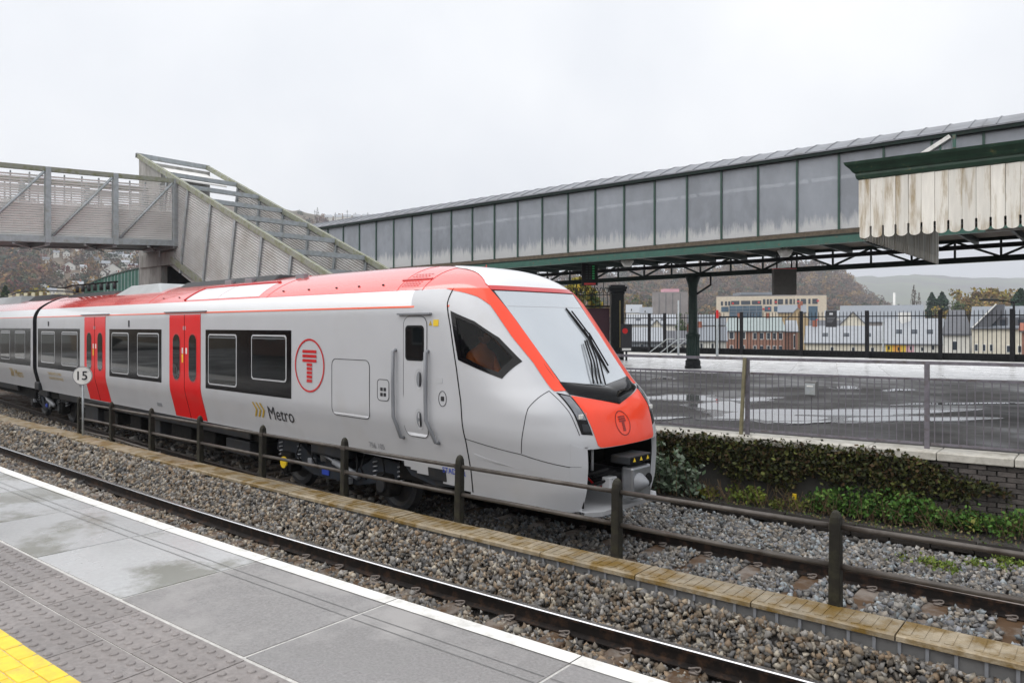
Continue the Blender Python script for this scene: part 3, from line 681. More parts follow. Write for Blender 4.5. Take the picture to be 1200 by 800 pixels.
colpatch(lambda v: float(np.interp(v, [0, .3, .735], [2.02, 2.055, 2.10])), lambda v: float(np.interp(v, [0, .735], [1.795, 1.955])), .745, .012, 'visor', M['black'], bulge=.07)
colpatch(lambda v: float(np.interp(v, [0, .35, .6, .75, .86], [3.712, 3.70, 3.645, 3.50, 3.37])), lambda v: 3.335, .86, .008, 'roof_dome', M['white'])
M['emblem'] = mat('emblem_red', (.20, .008, .008), .4, var=.05)
def ring_on(P, c, r0, r1, name, mt, parent, n=44):
    g = MB()
    for k in range(n):
        a, b = 2*pi*k/n, 2*pi*(k+1)/n; g.add([P(c[0]+r*cos(t), c[1]+r*sin(t)) for t in (a, b) for r in (r0, r1)], [(0, 1, 3, 2)])
    return g.build(name, mt, parent)
def tmark(P, c, R, parent, mt):
    g = MB()
    for k, (hw2, y) in enumerate([(.47, .52), (.47, .35), (.47, .18), (.18, .03), (.18, -.12), (.18, -.27), (.18, -.42), (.18, -.57)]):
        t = .055; g.add([P(c[0]-hw2*R, c[1]+(y-t)*R), P(c[0]+hw2*R, c[1]+(y-t)*R), P(c[0]+hw2*R, c[1]+(y+t)*R), P(c[0]-hw2*R, c[1]+(y+t)*R)], [(0, 1, 2, 3)])
    g.build('emblem_bars', mt, parent); return ring_on(P, c, R*.93, R, 'emblem_ring', mt, parent)
Pf = lambda a, b: W(*offs(front, -a, b, .012)); tmark(Pf, (-.10, 1.575), .15, rp_, M['emblem'])
# headlights
for sg in (1, -1):
    hl = [(sg*a, b) for a, b in [(.888, 1.985), (.745, 1.945), (.672, 1.48), (.815, 1.497)]]
    h = patch(front, hl, .006, 'headlight', M['black'], scan='b', na=6, nb=12)
    patch(front, [(sg*a, b) for a, b in [(.868, 1.955), (.765, 1.93), (.715, 1.66), (.825, 1.67)]], .010, 'lamp_lens', M['lamp'], h, scan='b', na=5, nb=8)
    c = W(*offs(front, sg*.775, 1.70, .012)); MB().obox(c, EU*.01, EV*.045, UPV*.03).build('lamp_reflector', M['wline'], h, bevel=.01)
    patch(front, [(sg*a, b) for a, b in [(.79, 1.62), (.715, 1.61), (.69, 1.52), (.79, 1.525)]], .011, 'lamp_lower', M['dkgrey'], h, scan='b', na=4, nb=5)
# wipers
for base_, tip, el in (((.10, 2.03), (-.33, 3.03), (-.02, 2.58)), ((-.04, 2.02), (-.62, 2.20), (-.15, 2.50))):
    pass
wp = lambda v, w, o=.03: W(*offs(front, v, w, o))
for (t0_, b0_) in (((-.21, 2.56), (.21, 2.04)), ((-.26, 2.57), (.13, 2.035)), ((-.35, 2.62), (.06, 2.03)), ((-.40, 2.63), (-.02, 2.02))):
    m_ = ((t0_[0]+b0_[0])/2 - .03, (t0_[1]+b0_[1])/2); MB().tube([wp(*b0_), wp(*m_, .06), wp(*t0_, .05)], .011, 6).build('wiper_arm', M['rubber'], wsc, smooth=True)
for (a, b) in (((-.35, 3.04), (-.40, 2.56)), ((-.42, 2.74), (-.31, 2.16))):
    g = MB(); pts = [(a[0]+(b[0]-a[0])*k/8, a[1]+(b[1]-a[1])*k/8) for k in range(9)]
    g.tube([wp(v, w, .022) for v, w in pts], [.010, .014, .017, .02, .02, .02, .017, .014, .010], 6); g.tube([wp(v-.03, w, .05) for v, w in pts[1:-1]], .011, 6); g.build('wiper_blade', M['rubber'], wsc, smooth=True)

# passenger doors, windows, side details (near side) 
def flat(u, w, o=.008): return W(*offs(side, u, w, o))
def window(parent, u0, u1, w0, w1, mt_frame=None):
    patch(side, rrect(u0, u1, w0, w1, .07), .010, 'window_frame', mt_frame or M['litegrey'], parent, nb=16, na=3)
    patch(side, rrect(u0+.028, u1-.028, w0+.028, w1-.028, .055), .014, 'window_glass', M['glass'], parent, nb=16, na=3)
def band(u0, u1, wins, w0=1.60, w1=2.73):
    b = patch(side, [(u0, w0), (u1, w0), (u1, w1), (u0, w1)], .005, 'window_band', M['black'], nb=6, na=4)
    for a, c, d in wins: window(b, a, c, d, 2.65)
band(10.78, 13.82, [(12.60, 13.66, 1.68), (10.90, 12.08, 1.68)])
band(5.58, 8.70, [(7.44, 8.58, 1.68), (5.72, 6.90, 1.86)])
band(15.95, 19.60, [(18.0, 19.25, 1.75), (16.1, 17.4, 1.72)])
band(20.35, 26.6, [(20.9, 22.0, 1.80), (22.6, 23.7, 1.72), (24.2, 25.4, 1.72)])
for uc, dw in ((9.64, 1.42), (14.83, 1.46), (28.2, 1.46)):
    for sg in (-1, 1):
        a, b = (uc + .006, uc + dw/2) if sg > 0 else (uc - dw/2, uc - .006)
        d = patch(side, [(a, .925), (b, .925), (b, 3.03), (a, 3.03)], .006, 'door', M['red'], nb=40, na=4)
        m_ = (a+b)/2 + sg*.02
        patch(side, rrect(m_-.19, m_+.19, 1.67, 2.66, .17, 8), .010, 'door_window_frame', M['dred'], d, nb=24, na=3)
        patch(side, rrect(m_-.165, m_+.165, 1.70, 2.63, .15, 8), .013, 'door_window', M['glass'], d, nb=24, na=3)
        s_ = uc + sg*.09
        patch(side, rrect(s_-.03, s_+.03, 2.24, 2.36, .01, 2), .011, 'sticker', M['wline'], d, nb=3, na=2)
        if sg > 0: patch(side, rrect(s_-.03, s_+.03, 2.06, 2.23, .01, 2), .011, 'sticker', M['yellow'], d, nb=3, na=2)
        patch(side, rrect(uc+sg*.045-.012, uc+sg*.045+.012, 2.72, 2.80, .008, 2), .012, 'door_fitting', M['litegrey'], d, nb=3, na=2)
    line_on(side, [(uc, .93), (uc, 3.03)], .006, 'door_gap', M['rubber'], off=.006, dens=30)
    for uu in (uc-dw/2-.005, uc+dw/2+.005): line_on(side, [(uu, .925), (uu, 3.04)], .008, 'door_edge', M['dred'], off=.002, dens=30)
    MB().obox(flat(uc, 3.085, .02), EU*(dw/2+.25), EV*.02, UPV*.012).build('drip_strip', M['midgrey'], TR)
    MB().obox(W(uc, 1.21, .88), EU*(dw/2+.05), EV*.09, UPV*.025).build('door_step', M['dkgrey'], TR)
# driver's door
dd = patch(side, rrect(2.17, 2.66, 1.29, 2.93, .12), .006, 'driver_door', M['silver'], nb=30, na=4)
def outline(parent, pts, name='seam'): line_on(side, pts + [pts[0]], .0045, name, M['dkgrey'], parent, off=.005, dens=3)
outline(dd, rrect(2.17, 2.66, 1.29, 2.93, .12))
patch(side, rrect(2.225, 2.615, 2.33, 2.81, .06), .011, 'window_frame', M['rubber'], dd, nb=12, na=3)
patch(side, rrect(2.255, 2.585, 2.36, 2.78, .045), .015, 'window_glass', M['glass'], dd, nb=12, na=3)
for wc in (2.08, 1.54):
    g = MB()
    for k in range(20):
        a, b = 2*pi*k/20, 2*pi*(k+1)/20
        g.add([flat(2.335+.09*cos(a), wc+.15*sin(a), .009), flat(2.335+.09*cos(b), wc+.15*sin(b), .009), flat(2.335+.06*cos(b)-.01, wc+.11*sin(b), .005), flat(2.335+.06*cos(a)-.01, wc+.11*sin(a), .005)], [(0, 1, 2, 3)], 0)
        g.add([flat(2.325, wc, -.0+.0065), flat(2.335+.06*cos(a)-.01, wc+.11*sin(a), .0065), flat(2.335+.06*cos(b)-.01, wc+.11*sin(b), .0065)], [(0, 1, 2)], 1)
    g.build('step_recess', [M['litegrey'], M['midgrey']], dd)
    MB().tube([flat(2.30, wc-.09, .014), flat(2.285, wc, .025), flat(2.30, wc+.09, .014)], .01, 6).build('grip', M['dkgrey'], dd, smooth=True)
MB().obox(flat(2.42, 2.965, .02), EU*.34, EV*.025, UPV*.012).build('drip_strip', M['midgrey'], TR)
for u0, u1 in ((2.83, 2.73), (2.14, 2.0)):
    pts = [flat(u0, 2.47, .004), flat(u0, 2.45, .055), flat(u0, 2.0, .06), flat(u0-.01, 1.55, .06), flat(u1, 1.27, .055), flat(u1, 1.25, .004)]
    MB().tube(pts, .026, 8).build('handrail', M['midgrey'], TR, smooth=True)
ht = patch(side, rrect(3.44, 4.40, 1.44, 2.30, .10), .003, 'hatch', M['silver'], nb=20, na=3); outline(ht, rrect(3.44, 4.40, 1.44, 2.30, .10))
bt = patch(side, rrect(2.985, 3.25, 1.74, 2.04, .06), .004, 'socket_panel', M['silver'], nb=8, na=2); outline(bt, rrect(2.985, 3.25, 1.74, 2.04, .06))
for a in (0, 1):
    for b in (0, 1): patch(side, rrect(3.05+.075*a, 3.105+.075*a, 1.80+.075*b, 1.85+.075*b, .005, 1), .008, 'socket', M['ink'], bt, nb=2, na=1)
q = [(1.86+.075*cos(t), 1.85+.10*sin(t)) for t in rng(0, 2*pi, 20)[:-1]]; line_on(side, q + [q[0]], .004, 'lock_ring', M['dkgrey'], off=.003, dens=1)
patch(side, rrect(1.83, 1.89, 1.82, 1.88, .005, 1), .006, 'lock', M['dkgrey'], nb=2, na=1)
patch(side, rrect(1.86, 1.98, 2.05, 2.12, .01, 1), .004, 'vent_plate', M['litegrey'], nb=2, na=1)
ys_ = patch(side, rrect(1.95, 2.045, 2.80, 2.885, .005, 1), .007, 'warning_label', M['yellow'], nb=2, na=1)
patch(side, [(2.07, 2.81), (2.13, 2.81), (2.10, 2.87)], .007, 'warning_label', M['gold'], nb=3, na=1)
patch(side, rrect(1.96, 2.32, .72, .88, .01, 1), .006, 'foot_recess', M['dkgrey'], nb=3, na=2)
patch(side, rrect(12.56, 12.62, 2.78, 2.93, .01, 1), .012, 'side_camera', M['ink'], nb=3, na=1)
patch(side, rrect(18.55, 18.63, 2.80, 2.93, .01, 1), .012, 'side_camera', M['ink'], nb=3, na=1)
Ps = lambda a, b: flat(-a, b, .008); tmark(Ps, (-5.03, 2.17), .43, TR, M['dred'])
def words(s, u0, w0, size, mt, bold=False, o=.008, name='lettering', scale=(1, 1)):
    tv, tf = text_verts(s, size, bold); return MB().add([flat(u0 - v[0]*scale[0], w0 + v[1]*scale[1], o) for v in tv], tf).build(name, mt, TR)
words('Metro', 6.42, 1.195, .33, M['ink'])
def chevrons(u0, w0, s, mt):
    g = MB()
    for k in range(3):
        a = u0 - k*.125*s; t = .055*s
        g.add([flat(a, w0+.26*s), flat(a-t, w0+.26*s), flat(a-.10*s-t, w0+.13*s), flat(a-.10*s, w0+.13*s), flat(a, w0), flat(a-t, w0)], [(0, 1, 2, 3), (3, 2, 5, 4)])
    g.build('chevrons', mt, TR)
chevrons(6.92, 1.20, 1.0, M['gold'])
words('756 105', 3.60, 1.015, .115, M['midgrey'])
words('STADLER', 2.02, .85, .105, M['blue'], True, scale=(1.05, 1))
words('Metro', 22.2, 1.20, .34, M['gold']); chevrons(22.75, 1.20, 1.0, M['gold'])
words('TRAFNIDIAETH CYMRU', 18.7, 1.42, .115, M['gold']); words('TRANSPORT FOR WALES', 18.7, 1.29, .115, M['gold'])
patch(side, rrect(15.96, 16.2, 1.20, 1.27, .005, 1), .006, 'data_plate', M['midgrey'], nb=2, na=1); patch(side, rrect(11.0, 11.25, 1.06, 1.14, .005, 1), .006, 'data_plate', M['midgrey'], nb=2, na=1)
# roof details
gr = MB()
for i in range(6):
    for j in range(3):
        for (w0) in (3.36, 3.475): 
            u0 = 2.56 + i*.065; wv = w0 + j*.030
            gr.add([flat(u0, wv, .006), flat(u0+.038, wv, .006), flat(u0+.038, wv+.014, .006), flat(u0, wv+.014, .006)], [(0, 1, 2, 3)])
gr.build('roof_grille', M['dred'], TR)
patch(side, [(2.42, 3.452), (3.05, 3.452), (3.05, 3.468), (2.42, 3.468)], .012, 'roof_rib', M['dred'], nb=2, na=6)
patch(side, [(6.9, 3.33), (8.5, 3.33), (8.4, 3.58), (6.9, 3.58)], .006, 'roof_panel', M['white'], nb=8, na=4)
patch(side, [(8.52, 3.33), (9.9, 3.33), (9.75, 3.58), (8.45, 3.58)], .006, 'roof_panel', M['white'], nb=8, na=4)
line_on(side, [(9.95, 3.32), (9.80, 3.58), (8.4, 3.60), (6.9, 3.60)], .022, 'roof_rib', M['dred'], off=.01, dens=12)
line_on(side, [(6.6, 3.29), (6.5, 3.60), (6.5, 3.72)], .006, 'roof_seam', M['dred'])
line_on(side, [(11.8, 3.29), (11.7, 3.60)], .006, 'roof_seam', M['dred'])
g = MB()
for i in range(14):
    for j in range(4):
        u0 = 13.0 + i*.075; wv = 3.34 + j*.035; g.add([flat(u0, wv, .006), flat(u0+.05, wv, .006), flat(u0+.05, wv+.016, .006), flat(u0, wv+.016, .006)], [(0, 1, 2, 3)])
g.build('roof_grille', M['dred'], TR)
M['roofgrey'] = mat('roof_unit_grey', (.34, .36, .37), .45, var=.12, vs=2)
def roofbox(u0, u1, v0, w0, w1, mt, name='roof_unit', sl=.3):
    a = [W(u0, v0, w0), W(u1, v0, w0), W(u1, -v0, w0), W(u0, -v0, w0)]; b = [W(u0+sl, v0-.25, w1), W(u1-sl, v0-.25, w1), W(u1-sl, -v0+.25, w1), W(u0+sl, -v0+.25, w1)]
    MB().add(a+b, [(3, 2, 1, 0), (4, 5, 6, 7), (0, 1, 5, 4), (1, 2, 6, 5), (2, 3, 7, 6), (3, 0, 4, 7)]).build(name, mt, TR, bevel=.03)
roofbox(11.9, 15.2, .95, 3.50, 3.82, M['roofgrey'], sl=.8); roofbox(15.3, 19.4, .90, 3.50, 3.74, M['dkgrey']); roofbox(20.5, 23.3, .9, 3.50, 3.80, M['dkgrey'], sl=.5); roofbox(23.4, 30, .95, 3.52, 3.84, M['roofgrey'], sl=.8)
roofbox(7.5, 11.8, .72, 3.6, 3.80, M['dkgrey'], sl=.1)
for k in range(7):
    u0 = 16.0 + .5*k; MB().tube([W(u0, .55, 3.80), W(u0, .55, 3.98)], .05, 8).build('insulator', M['dkgrey'], TR, smooth=True)
MB().tube([W(15.8, .55, 3.99), W(19.6, .55, 4.02), W(20.3, .5, 3.98), W(21.6, .5, 4.05)], .025, 6).build('roof_cable', M['rubber'], TR, smooth=True)
for u0 in (4.6, 5.4, 6.2, 10.4, 11.2, 3.4, 4.0):
    MB().obox(W(*offs(side, u0, 3.40, .008)), EU*.016, EV*.010, UPV*.010).build('roof_eyelet', M['dkgrey'], TR)
for u0 in (6.55, 8.45, 9.3): MB().obox(W(u0, .62, 3.70), EU*.14, EV*.05, UPV*.05).build('roof_bracket', M['midgrey'], TR, bevel=.01)

# underframe and skirts
MB().obox(W(13.1, 0, .80), EU*6.2, EV*1.14, UPV*.115).build('underframe', M['under'], TR)
for a, b in ((7.3, 18.2), (22.4, U3)):
    g = MB(); g.add([W(u, v, w) for u in (a, b) for v, w in ((hw(.905)-.004, .905), (hw(.905)-.03, .73), (hw(.905)-.06, .73), (hw(.905)-.06, .905))], [(0, 1, 5, 4), (1, 2, 6, 5), (2, 3, 7, 6), (0, 4, 7, 3), (0, 3, 2, 1), (4, 5, 6, 7)]); g.build('side_skirt', M['dkgrey'], TR)
for k, u0 in enumerate((8.0, 9.3, 10.5, 11.9, 13.0, 14.6, 16.0)):
    MB().obox(W(u0, .80, .50), EU*random.uniform(.3, .5), EV*.32, UPV*random.uniform(.13, .22)).build('equipment_box', M['under'] if k % 3 else M['dkgrey'], TR, bevel=.02)
MB().obox(W(24, 0, .75), EU*3, EV*1.1, UPV*.16).build('underframe', M['under'], TR)
MB().obox(W(2.0, 0, .72), EU*1.2, EV*1.05, UPV*.15).build('underframe', M['under'], TR)
# sloping grey wedge behind the nose skirt
MB().prism([W(3.0, 1.20, .90), W(2.62, 1.215, .90), W(1.85, 1.215, .66), W(2.25, 1.20, .62), W(2.75, 1.20, .70)], EV*-.3).build('skirt_wedge', M['bogie'], TR)
def bogie(uc, wb, name='bogie'):
    fr = MB()
    pts = [(-wb/2-.45, .60), (-wb/2-.4, .78), (-wb/2+.3, .80), (-.55, .52), (.55, .52), (wb/2-.3, .80), (wb/2+.4, .78), (wb/2+.45, .60), (wb/2+.1, .50), (.62, .30), (-.62, .30), (-wb/2-.1, .50)]
    for sg in (1, -1): fr.prism([W(uc+a, sg*1.02, b) for a, b in pts], EV*-.10*sg)
    fr.obox(W(uc, 0, .50), EU*.3, EV*1.0, UPV*.12)
    f_ = fr.build('bogie_frame', M['bogie'], TR)
    for du in (-wb/2, wb/2):
        for sg in (1, -1):
            g = MB(); c = W(uc+du, sg*.7535, .43)
            prof = [(.0, -.07), (.40, -.07), (.46, -.05), (.46, -.03), (.43, .06), (.36, .07), (.30, .03), (.12, .04), (.10, .12), (0, .12)]
            n = 28; vs = [c + EV*sg*z + r*(EU*cos(2*pi*k/n) + UPV*sin(2*pi*k/n)) for r, z in prof for k in range(n)]
            vs = [v_ - UPV*.0 for v_ in vs]
            g.add(vs, [(i*n+k, i*n+(k+1) % n, (i+1)*n+(k+1) % n, (i+1)*n+k) for i in range(len(prof)-1) for k in range(n)]); g.build('wheel', M['dkgrey'], TR, smooth=False)
        ab = MB().obox(W(uc+du, 1.0, .43), EU*.17, EV*.12, UPV*.17).build('axle_box', M['under'], TR, bevel=.04)
        n = 14; c = W(uc+du, 1.13, .43); g = MB(); g.prism([c + .10*(EU*cos(2*pi*k/n) + UPV*sin(2*pi*k/n)) for k in range(n)], EV*.03); g.build('axle_cap', M['yellow'] if du > 0 and uc < 10 else M['dkgrey'], ab)
        for s2 in (-.30, .30):
            g = MB(); g.tube([W(uc+du+s2+.05*cos(t), 1.0+.05*sin(t), .5+.28*t/(8*pi)) for t in rng(0, 8*pi, 40)], .014, 5); g.build('spring', M['steel'], TR, smooth=True)
    MB().tube([W(uc-.75, 1.10, .46), W(uc-.1, 1.10, .62)], .055, 10).build('damper', M['midgrey'], f_, smooth=True)
    MB().tube([W(uc-.1, 1.10, .62), W(uc+.35, 1.10, .73)], .03, 8).build('damper', M['steel'], f_, smooth=True)
    MB().obox(W(uc+.25, 1.035, .40), EU*.10, EV*.008, UPV*.05).build('label_plate', M['blue'], f_)
    MB().obox(W(uc, .98, .80), EU*.45, EV*.22, UPV*.10).build('air_spring', M['dkgrey'], f_, bevel=.04)
    for k in range(5):
        u0 = uc + random.uniform(-1.4, 1.4); MB().tube([W(u0, 1.08, .80), W(u0+random.uniform(-.15, .15), 1.14, .62), W(u0+random.uniform(-.2, .2), 1.10, .45)], .014, 6).build('hose', M['rubber'], f_, smooth=True)
    for k in range(4):
        u0 = uc + random.uniform(-1.5, 1.5); MB().obox(W(u0, 1.09, random.uniform(.32, .6)), EU*.06, EV*.05, UPV*.05).build('bracket', M['midgrey'] if k % 2 else M['under'], f_, bevel=.01)
bogie(4.90, 2.75); bogie(19.92, 2.6)
MB().obox(W(19.9, 1.27, 1.02), EU*.22, EV*.10, UPV*.12).build('joint_housing', M['dkgrey'], TR, bevel=.03)
# coupler in its opening
cav = MB()
cav.add([W(.9, 1.1, .60), W(.9, -1.1, .60), W(.9, -1.1, 1.5), W(.9, 1.1, 1.5)], [(0, 1, 2, 3)])
cav.add([W(-.02, .80, 1.345), W(-.02, -.80, 1.345), W(.9, -.9, 1.36), W(.9, .9, 1.36)], [(0, 1, 2, 3)])
for sg in (1, -1): cav.add([W(.03, sg*.775, .60), W(.9, sg*.85, .60), W(.9, sg*.85, 1.34), W(.03, sg*.775, 1.34)], [(0, 1, 2, 3)])
cav.build('coupler_recess', M['under'], TR)
g = MB(); g.add([W(-.13, .60, .56), W(-.13, -.60, .56), W(.0, -.80, .56), W(.9, -.8, .60), W(.9, .8, .60), W(.0, .80, .56)], [tuple(range(6))])
g.add([W(-.13, .60, .56), W(-.13, -.60, .56), W(.0, -.80, .56), W(.0, .80, .56), W(-.11, .60, .50), W(-.11, -.60, .50), W(.02, -.80, .50), W(.02, .80, .50)], [(0, 1, 5, 4), (0, 4, 7, 3), (1, 2, 6, 5)]); g.build('apron', M['litegrey'], TR)
cp = MB(); cp.obox(W(-.22, .02, .86), EU*.09, EV*.21, UPV*.20); cpo = cp.build('coupler', M['steel'], TR, bevel=.03, label='grey automatic coupler with cone and socket')
n = 20; c = W(-.31, .10, .87); g = MB(); prof = [(.115, 0), (.10, -.04), (.04, -.12), (.015, -.14)]
vs = [c + EU*z + r*(EV*cos(2*pi*k/n) + UPV*sin(2*pi*k/n)) for r, z in prof for k in range(n)]; g.add(vs, [(i*n+k, i*n+(k+1) % n, (i+1)*n+(k+1) % n, (i+1)*n+k) for i in range(3) for k in range(n)] + [tuple(3*n+k for k in range(n))]); g.build('coupler_cone', M['midgrey'], cpo, smooth=True)
c = W(-.316, -.105, .87); MB().prism([c + .085*(EV*cos(2*pi*k/n) + UPV*sin(2*pi*k/n)) for k in range(n)], EU*-.004).build('coupler_socket', M['rubber'], cpo)
MB().tube([W(.8, 0, .90), W(-.15, 0, .88)], .10, 10).build('coupler_shaft', M['dkgrey'], cpo, smooth=True)
eb = MB().obox(W(-.16, .05, 1.15), EU*.14, EV*.25, UPV*.05).build('electric_head', M['dkgrey'], cpo, bevel=.015)
MB().obox(W(-.304, .05, 1.15), EU*.004, EV*.225, UPV*.036).build('electric_cover', M['rubber'], cpo)
for v0 in (.20, .05, -.10): MB().prism([W(-.310, v0+.03, 1.13), W(-.310, v0-.03, 1.13), W(-.310, v0, 1.18)], EU*-.003).build('warning_triangle', M['yellow'], cpo)
MB().tube([W(-.25, -.05, .66), W(-.32, -.10, .63), W(-.42, -.45, .54)], .024, 8).build('coupler_handle', M['steel'], cpo, smooth=True)
for k, (v0, w0) in enumerate(((.35, 1.1), (.42, 1.02), (.30, .96), (.5, 1.15))):
    MB().tube([W(.5, v0+.1, w0+.1), W(.1, v0+.12, w0-.18), W(-.1, v0-.05, w0-.1)], .022, 6).build('hose', M['rubber'] if k != 2 else M['dred'], cpo, smooth=True)
MB().obox(W(-.05, .36, .86), EU*.06, EV*.08, UPV*.08).build('valve_block', M['litegrey'], cpo, bevel=.01)
n = 16; c = W(.35, .58, .95); g = MB(); g.prism([c + .2*(EV*cos(2*pi*k/n) + UPV*sin(2*pi*k/n)) for k in range(n)], EU*.3); g.build('horn', M['midgrey'], TR)
MB().tube([W(.15, .45, 1.35), W(.15, .45, 1.0)], .02, 6).build('rod', M['litegrey'], TR, smooth=True)
for sg in (1, -1): patch(side, [(a, b) for a, b in [(1.35, 1.18), (.62, 1.06), (1.35, 1.12)]], .004, 'skirt_crease', M['litegrey'], na=3, nb=4) if sg > 0 else None

# driver in the cab
def person(name, label, joints, edges, radii, mats_, loc):
    me = bpy.data.meshes.new(name); me.from_pydata([tuple(j) for j in joints], edges, []); o = bpy.data.objects.new(name, me); COL.objects.link(o)
    sk = o.modifiers.new('s', 'SKIN'); me.skin_vertices[0].data[0].use_root = True
    for d, r_ in zip(me.skin_vertices[0].data, radii): d.radius = (r_, r_)
    ss = o.modifiers.new('d', 'SUBSURF'); ss.levels = 2; ss.render_levels = 2
    me.materials.append(mats_); return o
CB = W(1.98, .62, 1.40); fwd_ = -EU; lft = EV
def L_(f, l, z): return f*fwd_ + l*lft + z*UPV
js = [L_(0, 0, .50), L_(.02, 0, .75), L_(.04, 0, 1.0), L_(.06, 0, 1.10), L_(.09, 0, 1.18),
      L_(.03, .20, .98), L_(.14, .25, .74), L_(.38, .16, .70), L_(.03, -.20, .98), L_(.14, -.25, .74), L_(.38, -.16, .70),
      L_(.05, .10, .48), L_(.45, .12, .50), L_(.50, .12, .08), L_(.05, -.10, .48), L_(.45, -.12, .50), L_(.50, -.12, .08)]
ed = [(0, 1), (1, 2), (2, 3), (3, 4), (2, 5), (5, 6), (6, 7), (2, 8), (8, 9), (9, 10), (0, 11), (11, 12), (12, 13), (0, 14), (14, 15), (15, 16)]
rd = [.16, .15, .15, .075, .06, .085, .06, .04, .085, .06, .04, .11, .085, .05, .11, .085, .05]
tmp = person('person', 'driver', js, ed, rd, M['hivis'], CB)
dg = bpy.context.evaluated_depsgraph_get(); me_ = bpy.data.meshes.new_from_object(tmp.evaluated_get(dg))
PB = MB(); PB.add([np.array(v.co[:]) + CB for v in me_.vertices], [tuple(p.vertices) for p in me_.polygons], 0); bpy.data.objects.remove(tmp)
hd = MB(); c = CB + L_(.11, 0, 1.28)
for i in range(9):
    t = pi*i/8; 
    for k in range(12):
        a = 2*pi*k/12; r_ = sin(t); hd.v.append(tuple(c + L_(.10*r_*cos(a)*(1.05), .078*r_*sin(a), .125*cos(t)*(1 if t < pi/2 else 1.05))))
hd.f = [(i*12+k, i*12+(k+1) % 12, (i+1)*12+(k+1) % 12, (i+1)*12+k) for i in range(8) for k in range(12)]; hd.m = [0]*len(hd.f)
hd.obox(c + L_(.105, 0, -.01), L_(.02, 0, -.012), L_(0, .012, 0), L_(.004, 0, .022)); PB.add(hd.v, hd.f, 1)
hr = MB()
for i in range(6):
    t = pi*.58*i/5
    for k in range(12): a = 2*pi*k/12; r_ = sin(t); hr.v.append(tuple(c + L_(.108*r_*cos(a)-.012, .085*r_*sin(a), .133*cos(t)+.006)))
hr.f = [(i*12+k, i*12+(k+1) % 12, (i+1)*12+(k+1) % 12, (i+1)*12+k) for i in range(5) for k in range(12)]; hr.m = [0]*len(hr.f)
for k in (0, 1):
    h = MB(); b_ = CB + L_(.40, .16 if k == 0 else -.16, .70)
    h.obox(b_ + L_(.04, 0, 0), L_(.045, 0, 0), L_(0, .035, 0), L_(0, 0, .014))
    for j in range(4): h.tube([b_ + L_(.08, -.027+.018*j, .0), b_ + L_(.12+.01*(j in (1, 2)), -.027+.018*j, -.008), b_ + L_(.135+.01*(j in (1, 2)), -.027+.018*j, -.035)], .0085, 5)
    h.tube([b_ + L_(.02, .035*(1 if k else -1), 0), b_ + L_(.06, .055*(1 if k else -1), -.01), b_ + L_(.085, .05*(1 if k else -1), -.03)], .0095, 5); PB.add(h.v, h.f, 1)
po = PB.build('person', [M['hivis'], M['skin']], None, smooth=True); tag(po, 'train driver in orange jacket seated behind the cab side window', 'person')
hr.build('hair', M['hair'], po, smooth=True)
ds = MB().obox(CB + L_(-.02, 0, .40), L_(.24, 0, 0), L_(0, .24, 0), UPV*.07).obox(CB + L_(-.22, 0, .75), L_(.05, 0, .02), L_(0, .23, 0), L_(-.04, 0, .35)).build('driver_seat', M['rubber'], TR, bevel=.03)
MB().obox(W(.95, 0, 1.75), EU*.28, EV*1.0, UPV*.06).build('driver_desk', M['rubber'], TR)
MB().obox(W(2.75, 0, 2.2), EU*.02, EV*1.3, UPV*1.1).build('cab_bulkhead', M['under'], TR)
MB().obox(W(1.7, 0, 1.32), EU*1.0, EV*1.25, UPV*.03).build('cab_floor', M['under'], TR)
# ------------------------------------------------------------------ far platform
g = MB(); xs = rng(-90, 14, 52)
for a, b in zip(xs[:-1], xs[1:]):
    g.add([(a, yP(a)+.06, -.4), (b, yP(b)+.06, -.4), (b, yP(b)+.06, .80), (a, yP(a)+.06, .80), (a, 50.5, .80), (b, 50.5, .80)], [(0, 1, 2, 3), (3, 2, 5, 4)])
fp = struct(g.build('far_platform', M['mortar']))
bl = lambda x: 27.1 + .295*(x + 15.2)
g = MB()
for a, b in zip(xs[:-1], xs[1:]): g.add([(a, yP(a)+.5, .910), (b, yP(b)+.5, .910), (b, max(bl(b), yP(b)+1), .916), (a, max(bl(a), yP(a)+1), .916)], [(0, 1, 2, 3)])
g.build('asphalt_surface', M['asph'], fp)
g = MB()
for a, b in zip(xs[:-1], xs[1:]): g.add([(a, max(bl(a), yP(a)+1), .90), (b, max(bl(b), yP(b)+1), .90), (b, 47, .90), (a, 47, .90)], [(0, 1, 2, 3)])
g.build('joint_surface', M['joint'], fp)
d1 = np.array([1, .295, 0]) / sqrt(1+.295**2); d2 = np.array([-d1[1], d1[0], 0]); o_ = np.array([-15.2, 27.1, .0]); ps = None
for i in range(-6, 14):
    for j in range(0, 12):
        p = o_ + d1*(i*1.8) + d2*(.02 + j*1.5)
        if p[1] > 45.4 or p[0] > 8: continue
        if ps is None: ps = MB().obox((.9, .75, -.04), (.89, 0, 0), (0, .74, 0), (0, 0, .04)).build('paving_slab', M['wetpave'], fp); ps.location = (p[0], p[1], .918); ps.rotation_euler = (0, 0, math.atan(.295))
        else: clone(ps, fp, (p[0], p[1], .918 + random.uniform(-.002, .002)), (random.uniform(-.002, .002), random.uniform(-.002, .002), math.atan(.295)))
